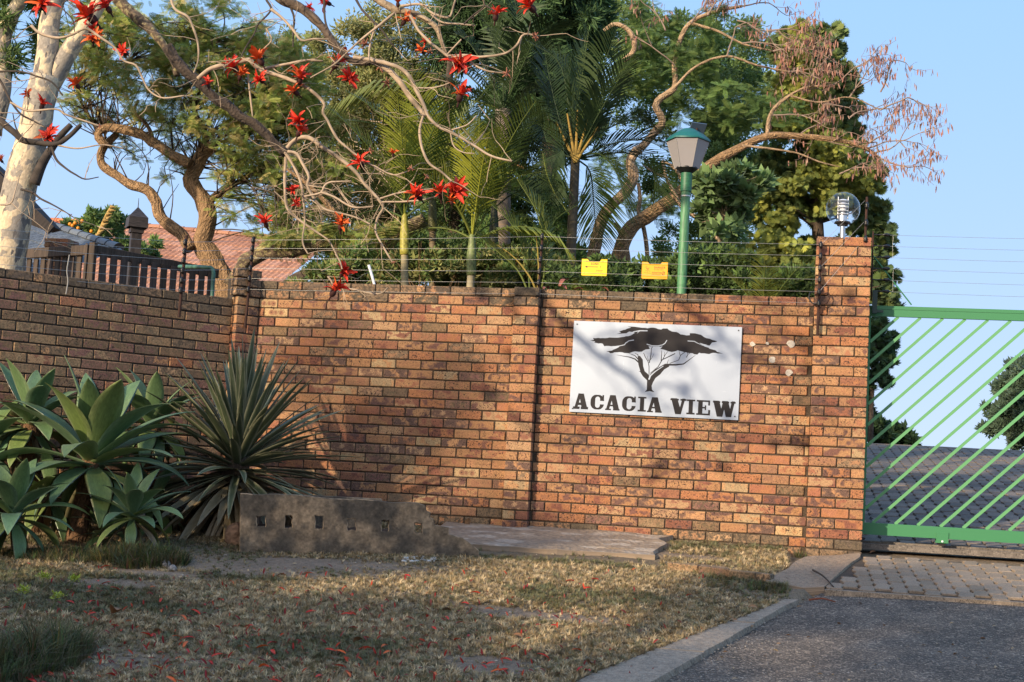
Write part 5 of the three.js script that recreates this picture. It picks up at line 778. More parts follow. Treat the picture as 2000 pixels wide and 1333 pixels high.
{ // broad-leaved shrub by the lamp, hedge
  const z = -1.5, b = at(1400, 640, z), bl = [[1410, 350, 40, 26, z, 0.35], [1440, 380, 50, 34, z, 0.4], [1400, 410, 40, 30, z, 0.35], [1460, 350, 36, 20, z, 0.3], [1375, 380, 30, 30, z, 0.3], [1420, 450, 30, 26, z, 0.3, 0.5]], tw = []; const st = pxs([[1402, 560], [1408, 480], [1412, 420], [1420, 380]], z); twiglets(tw, st, bl, 60, 0.008);
  tree('broadleaf_shrub', 'shrub of broad rounded leaves between the street lamp and the conifer', 'shrub', [b.x, 1.2, z], [['stem', limb([[1398, 660], [1402, 560], [1410, 440], [1425, 380]], z, 12, 5, { seg: 7 })], ['twigs', tw]], M.bark, [['foliage', leafCluster(8, 0.13, 0.075, 1.6), leafMat, fill(bl, 430, { cols: [[0.06, 0.095, 0.034], [0.075, 0.115, 0.04], [0.05, 0.075, 0.03]], s: [0.6, 0.95] })]]);
  const z2 = -1.0, h = [[1120, 560, 40, 40, z2, 0.3], [1190, 555, 50, 42, z2, 0.35], [1260, 560, 50, 38, z2, 0.35], [1330, 545, 50, 44, z2, 0.35], [1400, 540, 50, 52, z2, 0.35], [1460, 560, 50, 42, z2, 0.35], [1530, 565, 50, 40, z2, 0.35], [1580, 560, 30, 40, z2, 0.3], [1380, 500, 34, 26, z2, 0.3, 0.8], [1450, 520, 30, 30, z2, 0.3, 0.7]], b2 = at(1350, 640, z2);
  tree('hedge', 'dark leafy hedge just above the wall behind the warning signs', 'hedge', [b2.x, 1.2, z2], [['stems', (() => { const t = []; for (let i = 0; i < 26; i++) { const x = rr(1110, 1590); t.push(limb([[x, 660], [x + rr(-8, 8), 600], [x + rr(-20, 20), 545]], z2, 4, 2, { seg: 4 })); } return t; })()]], M.barkDark, [['foliage', leafG, leafMat, fill(h, 7500, { cols: [[0.035, 0.06, 0.016], [0.055, 0.09, 0.02], [0.028, 0.046, 0.014]], s: [0.6, 1.0] })]]);
  const z3 = -1.8, h3 = [[660, 540, 50, 26, z3, 0.3], [720, 520, 50, 34, z3, 0.3], [780, 530, 60, 34, z3, 0.35], [880, 520, 50, 40, z3, 0.35], [980, 530, 60, 40, z3, 0.35], [1060, 530, 40, 40, z3, 0.3], [600, 560, 40, 14, z3, 0.3, 0.6]], b3 = at(830, 640, z3);
  tree('undergrowth_shrub', 'yellowish tangled shrub low behind the palm stems', 'shrub', [b3.x, 1.2, z3], [['stems', (() => { const t = []; for (let i = 0; i < 70; i++) { const x = rr(600, 1080); t.push(limb([[x, 640], [x + rr(-14, 14), 570, rr(-0.3, 0.3)], [x + rr(-50, 50), rr(470, 540), rr(-0.3, 0.3)]], z3, 3, 1.2, { seg: 4 })); } return t; })()]], M.barkWarm, [['foliage', leafG, leafMat, fill(h3, 3600, { cols: [...GR.olive, ...GR.mid], s: [0.6, 1.1] })]]);
}
{ // beyond the gate
  for (const [name, lab, bl, n, cols, tr, leaf] of [
    ['distant_tree', 'narrow dark tree behind the upper gate, close by the pillar', [[1712, 690, 34, 40, -12, 0.6], [1735, 668, 22, 18, -12, 0.4], [1705, 640, 24, 30, -12, 0.5], [1722, 735, 18, 22, -12, 0.4], [1700, 750, 16, 30, -12, 0.4]], 1500, GR.deep, [[1700, 900], [1703, 780], [1712, 660]], coniG],
    ['distant_bush', 'low dark bush on the crest of the drive', [[1705, 840, 30, 24, -13, 0.6], [1745, 850, 34, 18, -13, 0.6], [1690, 815, 20, 20, -13, 0.5], [1770, 862, 18, 10, -13, 0.4]], 1100, GR.deep, [[1720, 930], [1722, 880], [1718, 830]], leafBig],
    ['distant_tree', 'round dark tree standing beyond the crest of the drive', [[1985, 785, 36, 42, -24, 1.0], [2020, 740, 50, 30, -24, 1.2], [1962, 832, 30, 24, -24, 0.8], [2040, 830, 50, 50, -24, 1.4], [1944, 800, 20, 16, -24, 0.6], [1992, 716, 22, 16, -24, 0.6], [1966, 752, 22, 16, -24, 0.6], [1930, 838, 12, 10, -24, 0.4], [1975, 862, 18, 12, -24, 0.5]], 3000, [[0.03, 0.05, 0.03], [0.04, 0.06, 0.035]], [[2010, 1000], [2008, 880], [2000, 760]], leafCluster(9, 0.13, 0.06, 2.2)]]) { const b = at(tr[0][0], tr[0][1], bl[0][4]); tree(name, lab, 'tree', [b.x, b.y, b.z], [['trunk', limb(tr, bl[0][4], 12, 6, { seg: 7 })]], M.barkDark, [['foliage', leaf, leafMat, fill(bl, n, { cols, shell: 0.9, clump: 0.45, s: [0.7, 1.2] })]]); }
}

// ---------- succulents in front of the wing ----------
function swordGeo(L, W, e0, curl, o = {}) {                              // thick leaf: grooved above, keeled below; points along +z
  const { n = 11, prof = (t) => t < 0.5 ? lerp(0.46, 1, smooth(t, 0, 0.5)) : Math.pow(Math.max(0, 1 - ((t - 0.5) / 0.5) ** 1.7), 0.9), cup = 0.22, thick = 0.10, cols, twist = 0 } = o;
  const pos = [], uv = [], idx = [], col = []; let p = V(0, 0, 0), e = e0; const R = [[-1, 0], [-0.72, 0.03], [-0.3, -0.1], [0.3, -0.1], [0.72, 0.03], [1, 0], [0.5, -0.75], [-0.5, -0.75]];
  for (let i = 0; i <= n; i++) {
    const t = i / n, w = Math.max(0.0015, W * 0.5 * prof(t)), T = V(0, Math.sin(e), Math.cos(e)), N = V(0, Math.cos(e), -Math.sin(e)), a = twist * t, th = W * thick * (1 - 0.75 * t);
    for (const [x, y] of R) { const cx = x * w, cy = (y < -0.5 ? y * th : y * th) + Math.abs(x) * w * cup * 2 * (1 - 0.3 * t), X = cx * Math.cos(a) - cy * Math.sin(a), Y = cx * Math.sin(a) + cy * Math.cos(a); pos.push(p.x + X, p.y + N.y * Y, p.z + N.z * Y); uv.push(x * w, t * L); const k = Math.abs(x) > 0.9 ? 1 : Math.abs(x) > 0.6 ? (o.edge ?? 0.35) : 0; const c = cols ?? [[0.1, 0.15, 0.07], [0.2, 0.25, 0.12]]; col.push(...c[0].map((q, d) => lerp(q, c[1][d], k))); }
    p = p.clone().addScaledVector(T, L / n); e -= curl * (0.3 + 1.4 * t) / n;
  }
  for (let i = 0; i < n; i++) for (let j = 0; j < 8; j++) { const a = i * 8 + j, b = i * 8 + (j + 1) % 8; idx.push(a, b, a + 8, b, b + 8, a + 8); }
  return geom(pos, uv, idx, col);
}
const agT = texture(128, 256, (u, v) => { const f = fbm(u * 30, v * 4, 401, 3, 30, 4), g = fbm(u * 8, v * 12, 402, 4, 8, 12); return grey(205 + 45 * (f - 0.5) + 60 * (g - 0.5)); });
const agM = [[1, 1, 1], [0.9, 0.97, 0.95], [1.05, 1.02, 0.85]].map((c) => new THREE.MeshPhysicalMaterial({ color: new THREE.Color().setRGB(...c.map((q) => Math.min(1, q))), vertexColors: true, map: rep(agT, 8, 2), roughness: 0.5, side: THREE.DoubleSide, transmission: 0.22, thickness: 0 }));
const agCols = [[[0.20, 0.35, 0.17], [0.34, 0.48, 0.27]], [[0.24, 0.39, 0.16], [0.38, 0.51, 0.25]], [[0.31, 0.43, 0.13], [0.44, 0.53, 0.21]]];
const agVar = []; for (const L of [0]) for (let k = 0; k < 10; k++) agVar.push([swordGeo(1, 0.275, 1.28 - k * 0.19, 0.30 + k * 0.09 + rr(0, 0.2), { cols: agCols[k % 3], cup: 0.03 + 0.05 * (1 - k / 10) }), swordGeo(1, 0.29, 1.18 - k * 0.19, 0.6 + k * 0.10 + rr(0, 0.3), { cols: agCols[(k + 1) % 3], cup: 0.05, twist: rr(-0.35, 0.35) })]);
const agDry = [0, 1, 2].map((k) => swordGeo(1, 0.16, -0.5 - k * 0.25, 0.9 - k * 0.2, { cols: [[[0.36, 0.25, 0.13], [0.46, 0.34, 0.2]], [[0.28, 0.2, 0.11], [0.4, 0.3, 0.17]], [[0.30, 0.29, 0.12], [0.42, 0.36, 0.18]]][k], cup: 0.35, twist: 0.7 - k * 0.6 }));
function agave(label, px, py, z, L, n, stemPx, o = {}) {
  const c = at(px, py, z), g = base(c.x, z); const t = thing('agave', label, 'agave', [c.x, g, z], 0, 'broad-leaved agaves before the weathered wall wing');
  if (stemPx) part(t, 'stem', limb([[stemPx[0], stemPx[1] + 40], stemPx, [lerp(px, stemPx[0], 0.4), lerp(py, stemPx[1], 0.4)], [px, py + 6]], z, o.sw ?? 34, o.sw ?? 34, { seg: 10, knob: 0.22, step: 0.03 }), std({ color: 0x8a6544, map: rep(barkT, 3), bumpMap: rep(barkT, 3), bumpScale: 0.012, roughness: 0.9 }), true);
  const lo = o.low ?? 1; for (let i = 0; i < n; i++) { const k = Math.min(9, Math.floor(Math.pow(i / n, 0.85) * 9.6 * lo) + (i % 3 === 0 ? 1 : 0)); const f = part(t, 'leaf', agVar[Math.min(9, k)][i % 2], pick(agM)); f.position.set(0, c.y - g - 0.012 * k * L, 0); f.rotation.set(rr(-0.06, 0.06), i * 2.39996 + (o.turn ?? 0) + rr(-0.12, 0.12), rr(-0.06, 0.06), 'YXZ'); f.scale.setScalar(L * (0.72 + 0.28 * Math.sin(Math.PI * clamp(i / n * 0.9 + 0.18, 0, 1))) * rr(0.92, 1.06)); }
  for (let i = 0; i < 5; i++) { const f = part(t, 'dry_leaf', agDry[i % 3], agM[0]); f.position.set(0, c.y - g - 0.10 * L - rr(0, 0.05), 0); f.rotation.set(0, i * 1.3 + rr(-0.4, 0.4) + L * 9, 0, 'YXZ'); f.scale.setScalar(L * rr(0.55, 0.8)); }
  return t;
}
agave('tallest agave with a huge grey-green rosette on a bare stem', 180, 893, 2.15, 0.90, 34, [148, 1058], { turn: 0.4 });
agave('agave half hidden behind the tallest rosette, tips against the wall at its top', 60, 822, 1.9, 0.62, 26, [66, 1040], { turn: 1.1 });
agave('agave between the tallest rosette and the spiky yucca, close to the wall', 296, 826, 1.25, 0.60, 26, [292, 1030], { turn: 2.0 });
agave('low agave with broad hanging leaves under the tallest rosette, at the frame edge', 25, 1000, 2.9, 0.54, 26, null, { turn: 0.8, low: 1.05 });
agave('small pale agave low beside the bare agave stem, toward the yucca', 258, 1002, 2.5, 0.46, 24, null, { turn: 0.2, low: 0.95 });
agave('small agave in front of the yucca leaves with drooping lower leaves', 296, 985, 1.35, 0.5, 24, null, { turn: 2.6, low: 1.0 });
agave('shaded small agave low behind the bare stem', 100, 965, 2.0, 0.52, 22, null, { turn: 1.7 });
agave('agave cut by the frame edge, level with the tallest rosette', -50, 890, 2.1, 0.66, 24, [-40, 1060], { turn: 0.3 });
agave('small bright agave at ground level near the dark grass clump', 214, 1040, 2.3, 0.34, 18, null, { turn: 1.3, low: 0.8 });
{ // spiky yucca with pale leaf margins and a skirt of dead leaves
  const z = 1.17, c = at(466, 884, z), g = base(c.x, z), t = thing('yucca', 'spiky yucca with narrow cream-edged leaves and a dry tan skirt by the planter', 'yucca', [c.x, g, z]);
  part(t, 'stem', limb([[440, 1075], [446, 1000], [458, 930], [466, 890]], z, 40, 48, { seg: 10, knob: 0.25 }), M.barkDark, true);
  const sharp = { n: 8, prof: (u) => u < 0.35 ? lerp(0.75, 1, u / 0.35) : Math.pow(Math.max(0, 1 - ((u - 0.35) / 0.65) ** 2.2), 0.85), cup: 0.18, thick: 0.08 };
  const green = [[0.15, 0.19, 0.095], [0.52, 0.50, 0.32]], dry = [[0.58, 0.44, 0.26], [0.66, 0.52, 0.33]];
  const vs = []; for (let k = 0; k < 9; k++) vs.push(swordGeo(1, 0.078, 1.48 - k * 0.205, 0.06 + 0.05 * k, { ...sharp, cols: green, edge: 0.75, twist: rr(-0.4, 0.4) })); const dv = []; for (let k = 0; k < 5; k++) dv.push(swordGeo(1, 0.11, -0.25 - k * 0.2, 0.5 - 0.06 * k, { ...sharp, cols: k % 2 ? dry : [[0.38, 0.31, 0.18], [0.5, 0.41, 0.26]], twist: rr(-0.6, 0.6) }));
  const ym = [1, 0.93, 0.86].map((q) => new THREE.MeshPhysicalMaterial({ color: new THREE.Color().setRGB(q, q, q), vertexColors: true, map: rep(agT, 10, 2), roughness: 0.5, side: THREE.DoubleSide }));
  for (let i = 0; i < 150; i++) { const k = Math.min(8, Math.floor(Math.pow(i / 150, 0.78) * 9)); const f = part(t, 'leaf', vs[k], pick(ym)); f.position.set(0, c.y - g - 0.022 * k, 0); f.rotation.set(rr(-0.12, 0.12), i * 2.39996 + rr(-0.2, 0.2), rr(-0.1, 0.1), 'YXZ'); f.scale.setScalar(rr(0.82, 1.06)); }
  for (let i = 0; i < 76; i++) { const f = part(t, 'dry_leaf', dv[i % 5], pick(ym)); f.position.set(rr(-0.03, 0.03), c.y - g - 0.16 - rr(0, 0.12), rr(-0.03, 0.03)); f.rotation.set(0, i * 2.39996 + rr(-0.3, 0.3), 0, 'YXZ'); f.scale.setScalar(rr(0.66, 1.0)); }
}

// ---------- old concrete planter, slab, loose bricks ----------
{
  const A = V(-1.58, 0, 2.112), ang = Math.atan2(0.45, 1.51), X = V(Math.cos(ang), 0, -Math.sin(ang)), N = V(Math.sin(ang), 0, Math.cos(ang));
  const pl = (px, py) => { const d = ray(px, py), o = camera.position, t = (A.dot(N) - o.dot(N)) / d.dot(N), p = o.clone().addScaledVector(d, t); return new THREE.Vector2(p.sub(A).dot(X), p.y); };
  const raw = [[470, 966], [540, 968], [600, 971], [650, 975], [700, 978], [770, 983], [815, 985], [829, 988], [832, 999], [840, 1003], [838, 1011], [846, 1016], [848, 1027], [862, 1031], [876, 1033], [875, 1046], [888, 1050], [904, 1054], [918, 1064], [934, 1076], [938, 1120], [700, 1126], [468, 1120]];
  const pts = []; raw.forEach((p, i) => { const a = pl(...p), b = pl(...raw[(i + 1) % raw.length]), n = Math.max(1, Math.round(a.distanceTo(b) / 0.05)); for (let j = 0; j < n; j++) { const q = a.clone().lerp(b, j / n); q.y += (vn(q.x * 14, q.y * 14, 9) - 0.5) * 0.012; pts.push(q); } });
  const sh = new THREE.Shape(pts); for (const [x0, y0, x1, y1] of [[500, 1008, 519, 1031], [555, 1007, 571, 1033], [614, 1007, 631, 1035], [677, 1013, 696, 1038], [743, 1016, 760, 1040], [808, 1021, 825, 1043]]) { const h = new THREE.Path(), c = [pl(x0, y0), pl(x1, y0), pl(x1, y1), pl(x0, y1)], hp = []; c.forEach((a, i) => { const b = c[(i + 1) % 4]; for (let j = 0; j < 4; j++) { const q = a.clone().lerp(b, j / 4); q.x += rr(-0.005, 0.005); q.y += rr(-0.005, 0.005); hp.push(q); } }); h.setFromPoints(hp.reverse()); sh.holes.push(h); }
  const stainT = texture(512, 512, (u, v) => { const a = fbm(u * 6, v * 6, 501, 5, 6, 6), b = fbm(u * 22, v * 16, 503, 4, 22, 16), h = fbm(u * 60, v * 60, 505, 2, 60, 60); let k = 0.75 + 0.5 * (b - 0.5) + 0.35 * (h - 0.5); const dark = smooth(a, 0.28, 0.66); const c = [138, 118, 94].map((q, i) => lerp(q, [74, 67, 58][i], dark * 0.9)); return c.map((q) => q * (k + 0.25)); });
  const cm = std({ map: rep(stainT, 1.1), bumpMap: rep(stainT, 2.2), bumpScale: 0.012, roughness: 0.97 });
  const o = thing('concrete_planter', 'old stained concrete planter wall with six square holes and a broken end', 'planter', [A.x, 0, A.z], ang);
  const fr = new THREE.ExtrudeGeometry(sh, { depth: 0.085, bevelEnabled: true, bevelSize: 0.006, bevelThickness: 0.006, bevelSegments: 2 }).translate(0, 0, -0.091); part(o, 'front_wall', fr, cm);
  const hL = pl(470, 966).y; part(o, 'end_wall', bbox(0.09, hL + 0.40, 0.9, 0.008, 0.05, (hL - 0.40) / 2 - 0.006, -0.55), cm); part(o, 'back_wall', bbox(1.0, hL + 0.38, 0.09, 0.008, 0.55, (hL - 0.38) / 2 + 0.0, -1.03), cm);
  const soil = new THREE.PlaneGeometry(1.2, 0.85, 20, 14).rotateX(-Math.PI / 2), q = soil.attributes.position; for (let i = 0; i < q.count; i++) q.setY(i, 0.09 * fbm(q.getX(i) * 5, q.getZ(i) * 5, 7, 3)); soil.computeVertexNormals(); part(o, 'soil', soil.translate(0.65, -0.08, -0.53), std({ color: 0x54402e, map: speckT, roughness: 1 }));
  const rows = []; for (let z = 0.012; z <= 1.3; z += 0.1) rows.push([-0.5 + 0.1 * z, 1.46 - 0.05 * z + 0.10 * (vn(z * 4, 1, 3) - 0.5), z]);
  const slabT = texture(512, 512, (u, v) => { const a = fbm(u * 5, v * 9, 511, 5, 5, 9), b = fbm(u * 40, v * 40, 513, 3, 40, 40); const w = smooth(a, 0.5, 0.62); return [142, 124, 104].map((q, i) => lerp(q, [196, 186, 172][i], w * 0.45) * (0.8 + 0.4 * b)); });
  structure('concrete_slab', slabGeo(rows), std({ map: rep(slabT, 0.9), bumpMap: rep(grainT, 2), bumpScale: 0.014, roughness: 0.95 }), 'rough pale concrete slab at the wall foot beside the planter');
  const e = thing('brick_edging', 'row of half-buried loose bricks at the end of the slab', 'edging', [1.9, base(1.9, 1.55), 1.55]);
  for (const [px, py, w, r] of [[1335, 1109, 0.222, -0.1], [1395, 1116, 0.222, -0.06], [1455, 1124, 0.222, -0.12], [1492, 1128, 0.12, -0.3]]) { const p = onGround(px, py + 8), b = layBrick(e, p.x - 1.9, p.y - e.position.y + 0.012, p.z - 1.55, w, 0.1, w < 0.2 ? 1 : 2, r); b.rotation.z = -0.03; b.scale.y = 1.25; }
}
function slabGeo(rows) { const g = strip(rows, 0.16, 0.04, 33, 24), p = g.attributes.position; for (let i = 0; i < p.count; i++) { const x = p.getX(i), z = p.getZ(i); p.setZ(i, z + (z > 1.0 ? 0.16 * (fbm(x * 3.1, 4, 61, 3) - 0.5) - 0.12 * (x - 0.5) : 0)); p.setY(i, p.getY(i) + 0.03 * (fbm(x * 3, z * 3, 63, 3) - 0.5)); } g.computeVertexNormals(); return g; }
function rock(r, s, sq = 0.7) { const g = new THREE.IcosahedronGeometry(r, 2), p = g.attributes.position; const v = V(0, 0, 0); for (let i = 0; i < p.count; i++) { v.fromBufferAttribute(p, i); const n = v.clone().normalize(), k = 0.75 + 0.5 * fbm(n.x * 2 + s, n.y * 2 + n.z * 2.3, s, 3); p.setXYZ(i, v.x * k, v.y * k * sq, v.z * k); } g.computeVertexNormals(); g.setIndex([...Array(p.count).keys()]); return clean(g); }
function place(o, px, py, lift = 0) { const p = onGround(px, py); o.position.set(p.x, ground(p.x, p.z) + lift, p.z); return o; }
place(single('stone', rock(0.10, 3, 1.2), std({ color: 0xb78f70, map: grainT, roughness: 0.95 }), 'pinkish upright stone against the planter beside the yucca', 'stone'), 462, 1062, 0.05);
for (const [x, y, r, l] of [[322, 1110, 0.04, 'pale stone at the edge of the dark grass clump below the small agave'], [336, 1116, 0.03, 'smaller pale stone next to the stone at the dark grass clump']]) place(single('stone', rock(r, x, 1.0), std({ color: 0xa59a90, map: grainT, roughness: 0.95 }), l, 'stone'), x, y, r * 0.3);
{ const l = []; const g = rock(0.014, 9, 0.6); for (let i = 0; i < 46; i++) { const p = onGround(rr(782, 852), rr(1090, 1101)); l.push({ p: p.setY(ground(p.x, p.z) + 0.008), e: [0, rr(0, 6), 0], s: rr(0.5, 1.4), c: [0.5, 0.48, 0.44] }); } for (let i = 0; i < 2600; i++) { const z = rr(1.98, 6), x = kerbX(z) + Math.pow(rnd(), 1.4) * 3.4 + 0.01; l.push({ p: V(x, base(x, z) - 0.03, z), e: [0, rr(0, 6), 0], s: rr(0.1, 0.45), c: pick([[0.26, 0.22, 0.18], [0.2, 0.18, 0.16], [0.34, 0.3, 0.26]]) }); } for (let i = 0; i < 420; i++) { const x = rr(-3.8, 2.2), z = rr(0.4, 6); l.push({ p: V(x, ground(x, z) + 0.002, z), e: [0, rr(0, 6), 0], s: rr(0.2, 0.8), c: pick([[0.3, 0.22, 0.15], [0.4, 0.33, 0.26]]) }); }
  const o = scatter(scene, 'gravel', g, std({ roughness: 0.95 }), l, false); o.userData.label = 'loose gravel and crumbs of stone along road and planter'; }
for (const [a, b, r, l] of [[[1588, 1118], [1628, 1150], 0.008, 'dark bent stick lying in the concrete gutter'], [[1580, 1177], [1632, 1180], 0.007, 'reddish-brown stick lying at the road edge']]) { const p = onGround(...a), q = onGround(...b); single('stick', tube([p.clone().add(V(0, 0.015, 0)), p.clone().lerp(q, 0.5).add(V(0, 0.03, 0.01)), q.clone().add(V(0, 0.012, 0))], [r, r * 0.6], { step: 0.03 }), r > 0.0075 ? M.twigDark : std({ color: 0x7a4028, roughness: 0.9 }), l, 'stick'); }

// ---------- grass, weeds ----------
function tuftGeo(n, h, w, lean) { const pos = [], uv = [], idx = []; for (let i = 0; i < n; i++) { const a = rr(0, 6.28), r = rr(0, 0.012), l = h * rr(0.6, 1.15), d = V(Math.cos(a), 0, Math.sin(a)), s = V(-d.z, 0, d.x), b = d.clone().multiplyScalar(r), k = rr(0.3, 1) * lean, m = pos.length / 3; for (const [t, ww] of [[0, 1], [0.55, 0.8], [1, 0]]) { const p = b.clone().addScaledVector(d, l * k * t * t).add(V(0, l * t * (1 - 0.35 * k * t), 0)); for (const q of ww ? [-1, 1] : [0]) { pos.push(p.x + s.x * q * w * ww, p.y, p.z + s.z * q * w * ww); uv.push(q, t); } } idx.push(m, m + 1, m + 2, m + 1, m + 3, m + 2, m + 2, m + 3, m + 4); } return geom(pos, uv, idx); }
{
  const geos = [tuftGeo(9, 0.035, 0.0022, 1.1), tuftGeo(8, 0.028, 0.0025, 1.6)], lists = [[], []];
  const cols = [[0.22, 0.165, 0.09], [0.14, 0.105, 0.06], [0.11, 0.10, 0.048], [0.08, 0.08, 0.038], [0.34, 0.26, 0.15]];
  for (let i = 0; i < 95000; i++) {
    const z = 0.05 + Math.pow(rnd(), 0.9) * 6.9, x = rr(-4.3, 2.45); if (x > kerbX(z) - 0.02 - (z > 2.4 ? clamp((z - 2.2) * 0.11, 0.05, 0.31) : 0)) continue; if (z < 1.5 && x > -0.55 && x < 1.5 && rnd() < 0.97) continue; if (z < 1.95 && x > apronX(z) - 0.42) continue;
    const wz = pL.z - (x - pL.x) * Math.tan(LT); if (x < pL.x && z < wz + 0.05) continue; const b = bare(x, z); if (rnd() < b * 1.05) continue;
    const gcol = fbm(x * 0.9 + 7, z * 1.4, 88, 3), c = gcol > 0.56 ? pick([2, 3, 3, 1]) : pick([0, 1, 0, 4, 2]), f = rr(0.7, 1.25);
    lists[i & 1].push({ p: V(x, ground(x, z) - 0.003, z), e: [rr(-0.3, 0.3), rr(0, 6.3), rr(-0.3, 0.3)], s: rr(0.6, 1.3) * (1.15 - 0.5 * b), c: cols[c].map((q) => q * f * 1.95) });
  }
  const lawn = thing('lawn_grass', 'short dry grass of the sloping verge', null); lawn.userData.kind = 'stuff'; scatter(lawn, 'grass', geos[0], leafMatDull, lists[0]); scatter(lawn, 'dry_grass', geos[1], leafMatDull, lists[1]);
}
{
  const tall = tuftGeo(12, 0.27, 0.0028, 1.1), mid = tuftGeo(12, 0.13, 0.003, 0.9); const G2 = [[0.075, 0.09, 0.03], [0.06, 0.066, 0.027], [0.11, 0.12, 0.045], [0.16, 0.13, 0.06]];
  const clump = (name, label, px, py, rx, rz, n, g, s) => { const c = onGround(px, py), o = thing(name, label, 'grass clump', [c.x, c.y, c.z]); delete o.userData.category; const l = []; for (let i = 0; i < n; i++) { const a = rr(0, 6.3), r = Math.sqrt(rnd()), x = c.x + Math.cos(a) * r * rx, z = c.z + Math.sin(a) * r * rz; l.push({ p: V(x, ground(x, z) - 0.01, z), e: [rr(-0.2, 0.2), rr(0, 6), rr(-0.2, 0.2)], s: rr(0.6, 1.15) * s * (1.1 - 0.4 * r), c: pick(G2).map((q) => q * rr(0.8, 1.5)) }); } o.userData.category = 'grass clump'; scatter(o, 'blades', g, leafMatDull, l); return o; };
  clump('grass_clump', 'dense dark mound of long thin grass in the lower corner of the verge', 50, 1300, 0.26, 0.5, 430, tall, 1.0);
  clump('grass_clump', 'dark grass clump at the foot of the agaves beside the pale stones', 275, 1100, 0.34, 0.26, 520, mid, 1.35);
  clump('grass_clump', 'ragged grass tufts round the bare agave stem', 140, 1092, 0.52, 0.24, 420, mid, 0.9);
  clump('grass_clump', 'small green weed tuft at the wall foot beside the gate pillar', 1565, 1075, 0.05, 0.05, 26, mid, 0.7);
  clump('grass_clump', 'dark grass tuft at the end of the loose bricks', 1500, 1150, 0.16, 0.14, 90, mid, 0.6);
  const head = leafCluster(9, 0.022, 0.014, 0.8), hm = leafy([0.42, 0.46, 0.05], 0.3);
  [[45, 1153, 20, 1230], [112, 1166, 70, 1240], [16, 1190, 10, 1250], [145, 1132, 110, 1190], [85, 1128, 60, 1200]].forEach(([x, y, bx, by], i) => { const z = 5.0 - i * 0.25, t = at(x, y, z), b = at(bx, by, z), w = thing('weed', 'thin weed stem with a yellow-green flower head above the dark grass mound', 'weed', [b.x, b.y, z], 0, 'flowering weeds over the grass mound'); part(w, 'stem', tube([b.clone().add(V(0, -0.15, 0)), b, b.clone().lerp(t, 0.6).add(V(0.01, 0, 0)), t], [0.003, 0.0018], { step: 0.04, seg: 5 }), leafy([0.12, 0.15, 0.04], 0.1), true); for (let k = 0; k < 7; k++) { const h = part(w, 'flower_head', head, hm); h.position.copy(t).sub(w.position).add(V(rr(-0.02, 0.02), rr(-0.015, 0.012), rr(-0.02, 0.02))); h.rotation.y = k; } });
}

